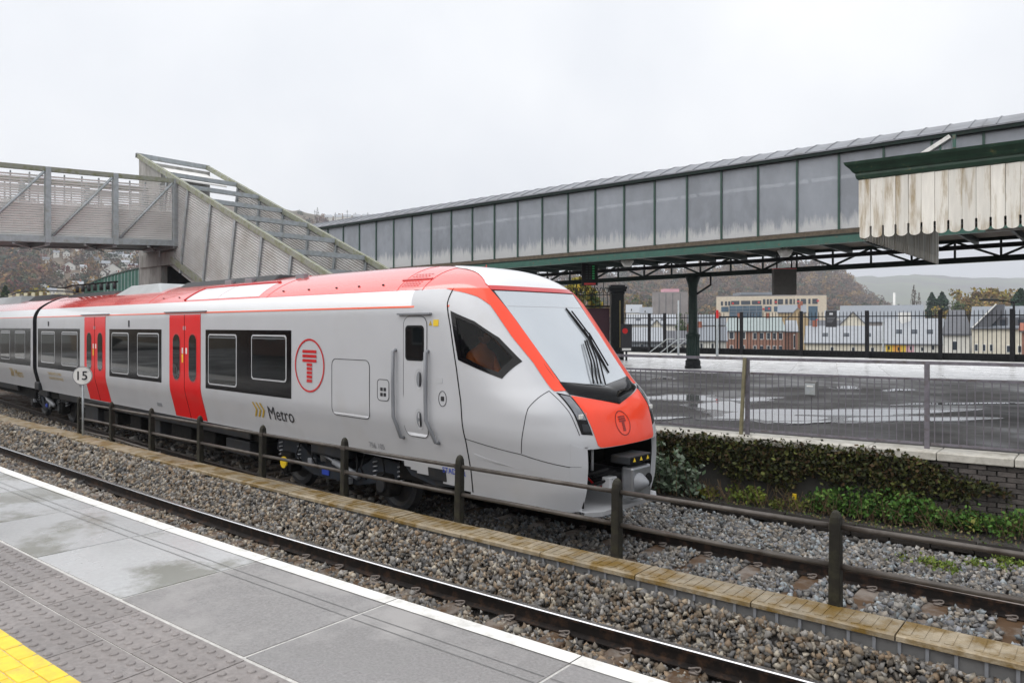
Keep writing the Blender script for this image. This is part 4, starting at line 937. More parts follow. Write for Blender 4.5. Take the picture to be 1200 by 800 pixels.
# puddles on the asphalt
def puddle(px, py, wpx, hpx, seed):
    r_ = random.Random(seed); n = 40; pts = []
    ph = [r_.uniform(0, 6.28) for _ in range(4)]
    for k in range(n):
        a = 2*pi*k/n; q = 1 + .22*sin(2*a+ph[0]) + .16*sin(3*a+ph[1]) + .10*sin(5*a+ph[2]) + .06*sin(9*a+ph[3])
        p = on_z(px + wpx/2*q*cos(a), py + hpx/2*q*sin(a), .915); pts.append((p[0], p[1], .9185))
    cx_, cy_ = np.mean([q_[:2] for q_ in pts], axis=0); MB().add([(cx_ + (a_-cx_)*1.25, cy_ + (b_-cy_)*1.5, c_ - .0015 + .0001*seed) for a_, b_, c_ in pts], [tuple(range(n))]).build('damp_patch', M['damp'], fp)
    MB().add([(a_, b_, c_ + .0007*seed) for a_, b_, c_ in pts], [tuple(range(n))]).build('puddle', M['puddle'], fp)
for k, a in enumerate([(845, 476, 70, 9), (800, 466, 70, 7), (900, 488, 120, 10), (990, 483, 190, 9), (1060, 491, 130, 6), (880, 468, 60, 4), (990, 454, 34, 2.5), (1052, 457, 26, 2.5), (775, 443.5, 20, 2), (1120, 473, 120, 2), (780, 490, 40, 3), (940, 495, 60, 3)]): puddle(*a, k)
# coping stones and the brick wall
x = -24.0; cs = 0
while x < 6:
    L = .95; a, b = x + .006, x + L - .006
    MB().add([(a, yP(a)-.07, .80), (b, yP(b)-.07, .80), (b, yP(b)+.52, .80), (a, yP(a)+.52, .80), (a, yP(a)-.07, .922), (b, yP(b)-.07, .922), (b, yP(b)+.52, .922), (a, yP(a)+.52, .922)],
             [(0, 3, 2, 1), (4, 5, 6, 7), (0, 1, 5, 4), (1, 2, 6, 5), (2, 3, 7, 6), (3, 0, 4, 7)]).build('coping_stone', M['stonec'], fp, bevel=.015); x += L
bk = None; sb = math.atan(.12)
for rw in range(13):
    for i in range(23):
        x = -3.4 + i*.235 + .1175*(rw % 2); loc = (x, yP(x)+.0, -.18 + rw*.075)
        if bk is None: bk = MB().obox((.1075, .05, .0325), (.1075, 0, 0), (0, .05, 0), (0, 0, .0325)).build('brick', M['brick'], fp); bk.location = loc; bk.rotation_euler = (0, 0, sb)
        else: clone(bk, fp, (loc[0], loc[1] + random.uniform(-.008, .008), loc[2]), (0, 0, sb + random.uniform(-.01, .01)))

# railing on the far platform
yR = lambda x: yP(x) + .27
r = thing('platform_railing', 'grey metal railing with upright bars along the far platform edge', 'railing', (-5.0, yR(-5.0), .92)); rb = base_of(r)
RX = [-13.13, -10.43, -7.73, -5.03, -2.33, .37, 3.07]
pk = None; pp = None
for i, x in enumerate(RX):
    loc = np.array((x, yR(x), .92)) - rb
    if pp is None: pp = MB().box((-.035, -.02, 0), (.035, .02, 1.33)).build('post', M['railg'], None); pp.parent = r; pp.location = loc
    else: clone(pp, r, loc)
for a, b in zip(RX[:-1], RX[1:]):
    for z, h, nm in ((2.235, .05, 'handrail'), (1.985, .035, 'panel_rail'), (1.0, .035, 'panel_rail')):
        a2, b2 = (a + .0, b - .0) if nm == 'handrail' else (a+.05, b-.05)
        MB().bar((a2, yR(a2), z), (b2, yR(b2), z), .035, h).build(nm, M['railg'], r)
    n = 25
    for k in range(n):
        x = a + .10 + (b-a-.2)*k/(n-1); loc = np.array((x, yR(x), 1.0)) - rb
        if pk is None: pk = MB().tube([(0, 0, 0), (0, 0, .98)], .0085, 5).build('upright_bar', M['railg'], None); pk.parent = r; pk.location = loc
        else: clone(pk, r, loc)
q = on_y(871.5, 460, yR(-5.05)-.07); o_ = thing('old_post', 'yellowed leaning old post strapped to the grey railing', 'post', (q[0], q[1], .92))
MB().bar((q[0]-.05, q[1], .92), (q[0]+.02, q[1], 2.25), .05, .05).build('post_shaft', M['oldpost'], o_)
q = on_y(951, 455, 12.40); o_ = thing('junction_box', 'small grey electrical box fixed to the platform railing bars', 'electrical box', (q[0], q[1], q[2]-.09))
MB().box((q[0]-.095, q[1]-.07, q[2]-.12), (q[0]+.095, q[1]+.05, q[2]+.12)).build('casing', M['trough'], o_, bevel=.012); MB().box((q[0]-.08, q[1]-.082, q[2]-.10), (q[0]+.08, q[1]-.071, q[2]+.085)).build('lid', M['galv'], o_, bevel=.006)
MB().box((q[0]-.05, q[1]-.089, q[2]+.03), (q[0]+.05, q[1]-.083, q[2]+.055)).build('label_plate', M['wline'], o_)

# ------------------------------------------------------------------ covered bridge over the far platform
yb = lambda x: 26.8 + .0237*(x + 13.1); zs = lambda x: .0095*(x + 10)
BX0, NP, PW_ = -40.3, 32, 1.42; BW = 4.2
B = thing('covered_bridge', 'long green covered footbridge with grimy glazed panels and grey roof', 'bridge', (-14.9, yb(-14.9)+2, 6.0))
for i in range(NP+1):
    x = BX0 + i*PW_; MB().box((x-.035, yb(x)-.05, 6.05+zs(x)), (x+.035, yb(x)+.08, 8.80+zs(x))).build('mullion', M['mgreen'], B)
    if i < NP:
        b = x + PW_
        MB().add([(x+.037, yb(x), 6.16+zs(x)), (b-.037, yb(b), 6.16+zs(b)), (b-.037, yb(b), 8.77+zs(b)), (x+.037, yb(x), 8.77+zs(x)), (x+.037, yb(x)+.012, 6.16+zs(x)), (b-.037, yb(b)+.012, 6.16+zs(b)), (b-.037, yb(b)+.012, 8.77+zs(b)), (x+.037, yb(x)+.012, 8.77+zs(x))],
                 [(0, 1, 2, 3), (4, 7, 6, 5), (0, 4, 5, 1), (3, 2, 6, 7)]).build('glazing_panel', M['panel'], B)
        # parapet board inside the lower part of the glazing, its bright ragged look painted into the panel material
        MB().add([(x, yb(x)+.16, 6.1+zs(x)), (b, yb(b)+.16, 6.1+zs(b)), (b, yb(b)+.16, 6.72+zs(b)), (x, yb(x)+.16, 6.72+zs(x)), (x, yb(x)+.20, 6.1+zs(x)), (b, yb(b)+.20, 6.1+zs(b)), (b, yb(b)+.20, 6.72+zs(b)), (x, yb(x)+.20, 6.72+zs(x))],
                 [(0, 1, 2, 3), (4, 7, 6, 5), (3, 2, 6, 7)]).build('parapet_board', M['wline'], B)
        if i % 3 != 2:
            za, zb_ = (6.3, 8.6) if i % 3 == 0 else (8.6, 6.3)
            MB().bar((x+.05, yb(x)+.11, za+zs(x)), (b-.05, yb(b)+.11, zb_+zs(b)), .05, .10).build('brace', M['green'], B)
        MB().bar(((x+b)/2, yb(x)+.3, 5.78+zs(x)), ((x+b)/2, yb(x)+BW, 5.78+zs(x)), .09, .22).build('cross_joist', M['dgreen'], B)
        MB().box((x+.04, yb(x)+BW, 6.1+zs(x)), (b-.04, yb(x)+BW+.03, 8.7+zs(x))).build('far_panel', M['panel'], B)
        MB().box((x-.03, yb(x)+BW-.05, 6.05+zs(x)), (x+.03, yb(x)+BW+.08, 8.75+zs(x))).build('far_mullion', M['mgreen'], B)
xa, xb = BX0, BX0 + NP*PW_
def along(y0, y1, z0, z1, name, mt, xa=xa, xb=xb):
    return MB().add([(x, yb(x)+y_, z_+zs(x)) for x in (xa, xb) for y_, z_ in ((y0, z0), (y1, z0), (y1, z1), (y0, z1))], [(0, 1, 5, 4), (1, 2, 6, 5), (2, 3, 7, 6), (3, 0, 4, 7), (0, 3, 2, 1), (4, 5, 6, 7)]).build(name, mt, B)
along(-.09, .06, 5.98, 6.13, 'sill_board', M['timber']); along(-.16, .10, 5.66, 5.90, 'edge_girder', M['green']); along(-.10, .02, 5.90, 5.978, 'girder_web', M['dgreen'])
along(.10, BW, 5.91, 6.0, 'deck', M['timber']); along(-.18, .10, 8.78, 8.92, 'eave_gutter', M['dgreen']); along(BW-.1, BW+.1, 5.80, 5.95, 'far_girder', M['dgreen'])
along(BW-.12, BW+.12, 5.05, 5.25, 'lower_chord', M['dgreen']); along(BW*.5-.06, BW*.5+.06, 5.35, 5.5, 'service_pipe', M['biron'])
for i in range(NP):
    x = BX0 + i*PW_; p0_, p1_ = ((5.22, 5.84) if i % 2 == 0 else (5.84, 5.22)); MB().bar((x, yb(x)+BW, p0_+zs(x)), (x+PW_, yb(x)+BW, p1_+zs(x)), .08, .08).build('truss_diagonal', M['dgreen'], B)
    MB().bar((x, yb(x)+BW, 5.2+zs(x)), (x, yb(x)+BW, 5.86+zs(x)), .07, .07).build('truss_vertical', M['dgreen'], B)
# roof in bays with standing seams
RPf = [(-.22, 8.93), (.3, 9.16), (1.0, 9.42), (2.1, 9.62), (3.2, 9.42), (BW+.2, 8.93)]
for i in range(NP//2):
    a, b = BX0 + i*2*PW_ - .0, BX0 + (i+1)*2*PW_ - .012; n = len(RPf); dz = random.uniform(0, .012)
    vs = [(x, yb(x)+y_, z_+zs(x)+dz) for x in (a, b) for y_, z_ in RPf] + [(x, yb(x)+y_, z_+zs(x)+dz-.05) for x in (a, b) for y_, z_ in RPf]
    fs = [(k, k+1, n+k+1, n+k) for k in range(n-1)] + [(2*n+k, 3*n+k, 3*n+k+1, 2*n+k+1) for k in range(n-1)] + [(0, n, 3*n, 2*n), (n-1, 3*n-1, 4*n-1, 2*n-1)]
    rs = MB().add(vs, fs).build('roof_sheet', M['roofmetal'], B)
    for j in range(4):
        xx = a + (b-a)*(j+.5)/4; MB().tube([(xx, yb(xx)+y_, z_+zs(xx)+dz+.012) for y_, z_ in RPf[:4]], .02, 5).build('roof_seam', M['roofmetal'], rs)
for px, py in ((735, 308), (920, 296)):
    q = on_y(px, py, yb(-12)+.6); l = thing('bulkhead_lamp', 'white conical lamp hanging under the covered bridge', 'lamp', q, 'lamps under the covered bridge')
    MB().lathe(q, [(.13, -.16), (.16, -.14), (.28, .05), (.26, .10), (.08, .16), (.05, .34)], 14).build('lamp_shade', M['wline'], l, smooth=True)
    MB().lathe(q, [(.02, .30), (.02, 5.72+zs(q[0])-q[2])], 6).build('stem', M['biron'], l)
# cast iron column
cpos = on_z(812, 431.5, .915)
C_ = thing('iron_column', 'dark green cast iron column with fluted base holding up the covered bridge', 'column', (cpos[0], cpos[1], .915)); zt = 5.05 + zs(cpos[0])
MB().lathe(cpos, [(.36, 0), (.36, .10), (.33, .13), (.33, .34), (.28, .40)], 24).build('base', M['biron'], C_)
MB().lathe(cpos, [(.27, .40), (.30, .48), (.285, 1.30), (.30, 1.42)], 32, flute=.07).build('fluted_drum', M['dgreen'], C_)
MB().lathe(cpos, [(.31, 1.42), (.32, 1.50), (.24, 1.56), (.215, 1.60), (.19, 3.30), (.20, 3.34), (.20, 3.44), (.19, 3.5), (.22, 3.75), (.34, zt-.915)], 20).build('shaft', M['dgreen'], C_, smooth=True)
MB().tube([(cpos[0]+.15, cpos[1], 4.2), (cpos[0]+.75, cpos[1]+.2, 4.62), (cpos[0]+.75, cpos[1]+.2, 5.05)], .05, 6).build('bracket', M['biron'], C_)
# display hanging under the bridge, dark box further along
q = at(691, 321.5, 33.6); D_ = thing('departure_display', 'black departure display with green characters hanging under the bridge', 'display', (q[0], q[1], q[2]+.4)); rt = RGT*.34 + UPV*.0; ft = -FWD
dn = RGT*.10 + UPV*-.45
MB().obox(q, RGT*.36, ft*.10, UPV*.50).build('housing', M['biron'], D_); MB().obox(q - UPV*.44 + ft*.104, RGT*.26, ft*.004, UPV*.04).build('red_strip', M['dred'], D_)
M['led'] = mat('green_led', (.02, .25, .07), .5, var=.1); e_ = M['led'].node_tree.nodes['Principled BSDF']; e_.inputs['Emission Color'].default_value = (.05, .9, .25, 1); e_.inputs['Emission Strength'].default_value = .06
for k in range(6):
    for j in range(3): MB().obox(q + ft*.104 + UPV*(.36-.11*k) + RGT*(-.14+.15*j), RGT*.05, ft*.003, UPV*.025).build('character_row', M['led'] if j == 2 else M['dkgrey'], D_)
MB().tube([q + UPV*.45, (q[0], q[1], 5.70)], .04, 6).build('hanger', M['biron'], D_)
q = at(919, 330.5, 30); D_ = thing('hanging_box', 'plain grey brown panel with red top edge hung below the covered bridge', 'sign', (q[0], q[1], q[2]+.5))
MB().obox(q, RGT*.46, FWD*.12, UPV*.52).build('panel', mat('grey_brown_panel', (.085, .078, .072), .6), D_); MB().obox(q + UPV*.54, RGT*.46, FWD*.12, UPV*.018).build('top_strip', M['dred'], D_)
for sg in (-1, 1): MB().tube([q + RGT*.3*sg + UPV*.55, q + RGT*.3*sg + UPV*(5.7-q[2])], .03, 6).build('hanger', M['biron'], D_)
# glazed stair roof flashing leaning on the bridge
q0, q1 = on_y(1079, 183, 26.4), on_y(1114, 160.5, 26.4)
F_ = thing('stair_roof', 'sloping glazed stair roof with white edge joining the covered bridge', 'roof', (q0[0], q0[1], q0[2]-.5))
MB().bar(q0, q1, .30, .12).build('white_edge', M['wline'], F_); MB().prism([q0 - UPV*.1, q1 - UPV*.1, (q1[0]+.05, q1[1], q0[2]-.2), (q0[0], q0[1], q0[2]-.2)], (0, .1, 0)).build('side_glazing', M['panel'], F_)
MB().bar((q1[0]+.1, q1[1], q1[2]+.05), (q1[0]+.1, q1[1], 6.2), .09, .09).build('corner_post', M['green'], F_)
for k in (1, 2): MB().bar(q0 + (q1-q0)*k/3 + np.array([0, -.03, -.08]), np.array([*(q0 + (q1-q0)*k/3)[:2], q0[2]-.2]) + np.array([0, -.03, 0]), .05, .05).build('glazing_bar', M['green'], F_)

# ------------------------------------------------------------------ platform canopy with scalloped valance
K_ = thing('platform_canopy', 'timber platform canopy with scalloped cream valance boards and green cornice', 'canopy', (1.0, 19, .92))
CX, CY, CZ0, CZ1 = -3.9, 15.0, 4.42, 5.60; CD = 7.8; BWd = .208
ol = [(0, CZ1-CZ0), (BWd, CZ1-CZ0), (BWd, .27), (BWd-.016, .26), (BWd-.016, .10)] + [(BWd/2 + (BWd/2-.016)*cos(a), .10 - .055*sin(a)) for a in rng(0, pi, 8)[1:-1]] + [(.016, .10), (.016, .26), (0, .27)]
bd = None; slp = .028
for i in range(30):
    x = CX + i*(BWd+.004); p = (x, CY + slp*(x-CX), CZ0 + .004*random.random())
    if bd is None: bd = MB().prism([(a, 0, b) for a, b in ol], (0, .028, 0)).build('valance_board', M['valance'], None); bd.parent = K_; bd.location = np.array(p) - base_of(K_)
    else: clone(bd, K_, np.array(p) - base_of(K_), (0, radians(random.uniform(-.15, .15)), 0))
for i in range(36):
    y = CY + .05 + i*(BWd+.004)
    if y > CY + CD: break
    clone(bd, K_, np.array((CX+.03, y, CZ0)) - base_of(K_), (0, 0, pi/2))
cz = CZ1; ce = CX + 6.6
prof = [(0, -.02), (-.03, .0), (-.05, .06), (-.05, .10), (-.09, .13), (-.13, .19), (-.20, .26), (-.22, .31), (0.0, .33)]
g = MB(); n = len(prof)
g.v = [(CX + (d_ if e == 0 else 0) + (0 if e == 0 else 6.6), CY + slp*(0 if e == 0 else 6.6) + d_, cz+z_) for e in (0, 1) for d_, z_ in prof]
g.f = [(k, k+1, n+k+1, n+k) for k in range(n-1)] + [tuple(range(n))]
o = n*2; g.v += [(CX+d_, CY+CD, cz+z_) for d_, z_ in prof]; g.f += [(k, k+1, o+k+1, o+k) for k in range(n-1)]; g.m = [0]*len(g.f); g.build('cornice', M['corn'], K_)
MB().add([(CX, CY, cz+.33), (CX+6.6, CY+slp*6.6, cz+.33), (CX+6.6, CY+CD, cz+.40), (CX, CY+CD, cz+.40), (CX, CY+.04, cz), (CX+6.6, CY+slp*6.6+.04, cz), (CX+6.6, CY+CD, cz), (CX+.03, CY+CD, cz)], [(0, 1, 2, 3), (7, 6, 5, 4)]).build('roof', M['biron'], K_)
for k in range(12): MB().box((CX+.1, CY+.3+k*.62, cz-.25), (CX+6.5, CY+.40+k*.62, cz-.01)).build('ceiling_joist', M['timber'], K_)
MB().box((CX+.2, CY+3.6, cz-.55), (CX+6.5, CY+3.85, cz-.26)).build('main_beam', M['dgreen'], K_)
MB().lathe((1.2, CY+3.72, .915), [(.3, 0), (.3, .3), (.15, .4), (.13, 3.4), (.3, cz-.55-.915)], 14).build('support_column', M['dgreen'], K_)
MB().bar((-2.3, CY+3.7, cz-.75), (2.4, CY+3.7, cz-.75), .12, .05).build('strip_light', M['wline'], K_)

# ------------------------------------------------------------------ galvanised footbridge on the left
fx = lambda y: -28.2 + .0535*(y - 13.5); fz = lambda y: 5.59 + .05*(y - 7.77)
FB = thing('steel_footbridge', 'galvanised steel footbridge with pale louvre cladding spanning the tracks', 'bridge', (fx(8), 8, 0)); FW = 2.6
bays = [13.43 - 2.15*k for k in range(7)]
def fchord(dx, z, w, h, mt, name, y0=bays[-1]-.1, y1=13.53): MB().bar((fx(y0)+dx, y0, fz(y0)+z), (fx(y1)+dx, y1, fz(y1)+z), w, h).build(name, mt, FB)
for dx in (0, -FW):
    fchord(dx, 2.53, .16, .16, M['galvmoss'], 'top_chord'); fchord(dx, .13, .16, .22, M['galv'], 'bottom_chord')
for i, y in enumerate(bays):
    for dx in (0, -FW): MB().bar((fx(y)+dx+.02*(1 if dx == 0 else -1), y, fz(y)), (fx(y)+dx+.02*(1 if dx == 0 else -1), y, fz(y)+2.6), .20, .16, up=(0, 1, 0)).build('upright', M['galv'], FB)
    MB().bar((fx(y), y, fz(y)+.02), (fx(y)-FW, y, fz(y)+.02), .14, .2).build('cross_beam', M['galv'], FB)
    MB().bar((fx(y)-.02, y-1.0, fz(y-1)-.03), (fx(y)-FW, y+.6, fz(y)-.03), .08, .06).build('under_brace', M['galv'], FB)
for y0, y1_ in zip(bays[1:], bays[:-1]):
    MB().tube([(fx(y0)+.06, y0+.15, fz(y0)+.25), (fx(y1_)+.06, y1_-.12, fz(y1_)+2.42)], .045, 8).build('brace', M['galv'], FB, smooth=True)
    for dx in (0, -FW):
        g = MB(); k = 0; z = .26
        while z < 2.34:
            solid = z < 1.33; h = .060 if solid else .055; t = .03 if solid else .016
            a, b = (fx(y0)+dx-.06, y0+.09, fz(y0)+z), (fx(y1_)+dx-.06, y1_-.09, fz(y1_)+z)
            up = (.45, 0, 1); g.bar(a, b, t, h, up=up); z += .082 if solid else .088
        g.build('louvre_panel', M['louvre'], FB)
        MB().bar((fx(y0)+dx-.095, y0+.09, fz(y0)+.80), (fx(y1_)+dx-.095, y1_-.09, fz(y1_)+.80), .01, 1.08).build('backing_sheet', M['clad'], FB)
        for yy in (y0 + .55, y0 + 1.1, y0 + 1.65): MB().bar((fx(yy)+dx-.10, yy, fz(yy)+.2), (fx(yy)+dx-.10, yy, fz(yy)+2.4), .05, .04, up=(0, 1, 0)).build('louvre_stay', M['galv'], FB)
g = MB(); ya_, yb_ = bays[-1], 13.5
g.add([(fx(y)+dx, y, fz(y)+z) for y in (ya_, yb_) for dx, z in ((-.08, .06), (-FW+.08, .06), (-FW+.08, .15), (-.08, .15))], [(0, 1, 5, 4), (2, 3, 7, 6), (0, 4, 7, 3), (1, 2, 6, 5)]); g.build('deck', M['dkgrey'], FB)

# ------------------------------------------------------------------ covered stair coming down from the footbridge
zt_ = lambda x: 4.43 - .425*(x + 18.5); SY0, SY1 = 13.5, 16.5
ST = thing('footbridge_stair', 'steel stair with corrugated side cladding descending beside the concrete tower', 'stair', (-20, 15, .92))
PX = [-28.9 + 1.7*k for k in range(10)]; TI = .20
for sy, s_ in ((SY0, 1), (SY1, -1)):
    MB().bar((-31.6, sy, zt_(-31.6)-.09), (-12.8, sy, zt_(-12.8)-.09), .16, .18).build('top_rail', M['galvmoss'], ST)
    MB().bar((-28.6, sy, zt_(-28.6)-3.3), (-21.5, sy, zt_(-21.5)-3.3), .14, .22).build('bottom_rail', M['galvmoss'], ST)
    for x in PX:
        zb_ = max(zt_(x)-3.3, .93); L = zt_(x)-.1-zb_
        MB().bar((x, sy, zt_(x)-.1), (x-TI*L, sy, zb_), .12, .13, up=(0, 1, 0)).build('upright', M['galv'], ST)
    for a, b in zip(PX[:-1], PX[1:]):
        g = MB(); rows_ = 72; H_ = 3.2; vs = []
        for j in range(rows_+1):
            d = H_*j/rows_; off = .024*(1 if j % 2 else -1)
            for x in (a+.06, b-.06): vs.append((x - TI*d, sy+off, max(zt_(x)-.12-d, .93)))
        g.add(vs, [(2*j, 2*j+1, 2*j+3, 2*j+2) for j in range(rows_)]); g.build('cladding_panel', M['clad'], ST)
for k in range(10):
    x = -29.0 + 1.7*k; MB().bar((x, SY0, zt_(x)-.09), (x, SY1, zt_(x)-.09), .15, .16).build('cross_beam', M['galv'], ST)
nst = 40
for k in range(nst):
    x = -28.5 + k*.40; z = zt_(x) - 2.7
    if z < .95: break
    MB().box((x, SY0+.12, z-.05), (x+.42, SY1-.12, z)).build('tread', M['dkgrey'], ST)
MB().box((-31.4, SY0-.05, 5.2), (-28.3, SY1, 5.7)).build('landing', M['conc'], ST)
# top sheet and parapet of the landing
MB().add([(-31.4, SY0+.15, zt_(-31.4)-.35), (-29.6, SY0+.15, zt_(-29.6)-.35), (-29.6, SY1-.15, zt_(-29.6)-.35), (-31.4, SY1-.15, zt_(-31.4)-.35), (-31.4, SY0+.15, zt_(-31.4)-.41), (-29.6, SY0+.15, zt_(-29.6)-.41), (-29.6, SY1-.15, zt_(-29.6)-.41), (-31.4, SY1-.15, zt_(-31.4)-.41)],
         [(0, 1, 2, 3), (7, 6, 5, 4), (1, 5, 6, 2)]).build('landing_roof', M['louvre'], ST)
MB().bar((-31.6, SY0-.08, zt_(-31.6)-.09), (-31.6, SY1+.08, zt_(-31.6)-.09), .16, .18).build('end_rail', M['galv'], ST)
CT = thing('concrete_tower', 'grey stained concrete tower carrying the landing of the footbridge', 'tower', (-30.5, 15, .92))
MB().prism([(-31.55, SY0+.02, .92), (-29.55, SY0+.02, .92), (-29.55, SY0+.02, zt_(-29.55)-.22), (-31.55, SY0+.02, zt_(-31.55)-.22)], (0, .25, 0)).build('near_wall', M['conc'], CT)
MB().box((-31.54, SY0+.28, .92), (-31.3, SY1-.02, zt_(-31.5)-.3)).build('end_wall', M['conc'], CT); MB().box((-29.7, SY0+.28, .92), (-29.5, SY1-.02, 5.19)).build('inner_wall', M['dkgrey'], CT)
MB().box((-29.45, SY0+1.2, .92), (-27.0, SY1-.3, 4.4)).build('stair_wall', M['dkgrey'], CT)

# green ribbed roof and cream railing far behind the train
q0, q1 = at(100, 345, 62), at(168, 345, 58); GR = thing('ribbed_shelter', 'green ribbed curved shelter roof behind the train', 'shelter', q0)
tops = [(100, 338), (104, 334), (112, 330), (122, 326), (135, 322), (150, 318), (168, 314)]
for k in range(17):
    px = 100.5 + k*4; dep = 62 - (px-100)*4/68; ty = float(np.interp(px, [a for a, b in tops], [b for a, b in tops]))
    MB().obox((at(px, 352, dep) + at(px, ty, dep))/2, RGT*.125, FWD*.05, UPV*((352-ty)*dep/FPX/2)).build('panel', M['green'] if px > 112 else M['mgreen'], GR)
    MB().bar(at(px+2, 352, dep-.12), at(px+2, ty, dep-.12), .07, .06, up=FWD).build('rib', M['galv'] if px > 118 else M['mgreen'], GR)
MB().tube([at(px, ty-.5, 62-(px-100)*4/68) for px, ty in tops], .10, 6).build('roof_edge', M['dgreen'], GR)
MB().obox(at(134, 362, 60), RGT*2.6, FWD*.3, UPV*.75).build('lower_wall', M['conc'], GR); MB().obox(at(134, 400, 60), RGT*2.4, FWD*.25, UPV*2.0).build('base_wall', M['conc'], GR)
CR = thing('cream_parapet', 'cream railing with upright slats on a far bridge', 'railing', at(40, 352, 75)); M['cream'] = mat('cream_paint', (.50, .46, .32), .6, var=.15)
for k in range(11):
    px = 12 + k*9; MB().obox(at(px, 348+.6*abs(k-4), 75), RGT*.16, FWD*.05, UPV*.52).build('slat', M['cream'], CR)
MB().tube([at(0, 350, 75), at(25, 341.5, 75), at(50, 340, 75), at(80, 341.5, 75), at(112, 347, 75)], .07, 6).build('top_rail', M['dkgrey'], CR)
MB().tube([at(0, 360, 75), at(60, 352, 75), at(112, 357, 75)], .10, 6).build('bottom_rail', M['dkgrey'], CR); MB().obox(at(56, 372, 75), RGT*5, FWD*.3, UPV*1.2).build('bridge_deck', M['dkgrey'], CR); MB().obox(at(56, 420, 75.5), RGT*1, FWD*.3, UPV*3.4).build('pier', M['conc'], CR)
# ------------------------------------------------------------------ boundary fence behind the far platform
WY = 47.0
BF = thing('boundary_fence', 'tall black palisade fence on a low dark wall behind the far platform', 'fence', (-15, WY, .92)); bb = base_of(BF)
M['fencebar'] = mat('fence_black', (.009, .009, .011), .6, var=.2, spec=.2)
x0f, x1f = -30.5, -1.0
MB().box((-60, WY+.05, .80), (6, WY+.35, 1.30)).build('low_wall', M['biron'], BF)
pk = None; x = x0f
while x < x1f:
    loc = np.array((x, WY-.06, 1.05)) - bb
    if not (-20.6 < x < -19.2):
        if pk is None: pk = MB().add([(-.018, -.01, 0), (.018, -.01, 0), (.018, .01, 0), (-.018, .01, 0), (-.018, -.01, 2.55), (.018, -.01, 2.55), (.018, .01, 2.55), (-.018, .01, 2.55), (0, 0, 2.68)], [(0, 1, 5, 4), (1, 2, 6, 5), (2, 3, 7, 6), (3, 0, 4, 7), (4, 5, 8), (5, 6, 8), (6, 7, 8), (7, 4, 8)]).build('upright_bar', M['fencebar'], None); pk.parent = BF; pk.location = loc
        else: clone(pk, BF, loc)
    x += .205
for z in (1.22, 3.38): MB().box((x0f, WY-.10, z-.03), (x1f, WY-.075, z+.03)).build('fence_rail', M['fencebar'], BF)
for px in (761, 779, 840, 869, 939, 1016, 1102, 1186):
    q = on_y(px, 380, WY-.15); MB().box((q[0]-.10, q[1]-.08, .915), (q[0]+.10, q[1]+.04, 3.72)).build('post', M['fencebar'], BF)
qa, qb = on_y(841, 380, WY-.2), on_y(866, 380, WY-.2); GT = thing('fence_gate', 'black framed gate with mesh bars in the palisade fence', 'gate', (qa[0], qa[1], 1.0))
for a, b in (((qa[0]+.12, 1.05), (qb[0]-.1, 1.05)), ((qa[0]+.12, 3.42), (qb[0]-.1, 3.42)), ((qa[0]+.14, 1.05), (qa[0]+.14, 3.42)), ((qb[0]-.1, 1.05), (qb[0]-.1, 3.42))): MB().bar((a[0], qa[1], a[1]), (b[0], qa[1], b[1]), .07, .08, up=(0, 1, 0)).build('gate_frame', M['fencebar'], GT)
for k in range(1, 6): xx = qa[0]+.14 + (qb[0]-qa[0]-.24)*k/6; MB().box((xx-.014, qa[1]-.01, 1.1), (xx+.014, qa[1]+.01, 3.4)).build('gate_bar', M['fencebar'], GT)
# notice on the fence
q = on_y(974, 373.5, WY-.3); NB = thing('notice_board', 'small black notice with pale lines fixed on the palisade fence', 'sign', (q[0], q[1], q[2]-.5))
MB().box((q[0]-.32, q[1], q[2]-.5), (q[0]+.32, q[1]+.05, q[2]+.5)).build('board', M['ink'], NB)
for k in range(4): MB().box((q[0]-.24, q[1]-.006, q[2]+.05-.09*k), (q[0]+.22-.05*k, q[1]-.003, q[2]+.07-.09*k)).build('text_line', M['midgrey'], NB)
MB().box((q[0]-.1, q[1]-.006, q[2]+.24), (q[0]+.1, q[1]-.003, q[2]+.36)).build('pictogram', M['litegrey'], NB)
# gate pier with ornamental railing, maroon hoarding and information board
q = on_z(724, 423, .915); 
q = at(723, 384, 41); q[2] = .915; GP = thing('gate_pier', 'tall black iron gate pier with moulded cap and gilt line', 'pier', q); px_ = 41/FPX
MB().obox(q + UPV*1.95, RGT*.34, FWD*.34, UPV*1.95).build('shaft', M['biron'], GP, bevel=.02)
for z, s_ in ((3.72, .38), (3.86, .46), (4.0, .50), (4.10, .40)): MB().obox(q + UPV*z, RGT*s_, FWD*s_, UPV*.065).build('cap_moulding', M['biron'], GP, bevel=.02)
M['gilt'] = mat('gilt', (.32, .26, .12), .4, metal=.5); MB().obox(q + UPV*2.0 - FWD*.345 + RGT*.12, RGT*.025, FWD*.006, UPV*1.3).build('gilt_line', M['gilt'], GP)
OR_ = thing('ornamental_railing', 'ornate black scrolled railing above a maroon hoarding beside the pier', 'railing', q - RGT*1.6)
M['maroon'] = mat('maroon_board', (.045, .012, .022), .5, var=.1); b0 = q - RGT*1.7 
MB().obox(b0 + UPV*1.45 + FWD*.1, RGT*1.3, FWD*.04, UPV*1.45).build('hoarding', M['maroon'], OR_)
MB().obox(b0 + UPV*2.98, RGT*1.3, FWD*.05, UPV*.05).build('rail_bar', M['biron'], OR_); MB().obox(b0 + UPV*3.62, RGT*1.3, FWD*.03, UPV*.02).build('rail_bar', M['biron'], OR_)
for k in range(12): MB().bar(b0 + RGT*(-1.25+.22*k) + UPV*2.95, b0 + RGT*(-1.25+.22*k) + UPV*(3.65+.12*(k % 2)), .025, .025).build('upright_bar', M['biron'], OR_)
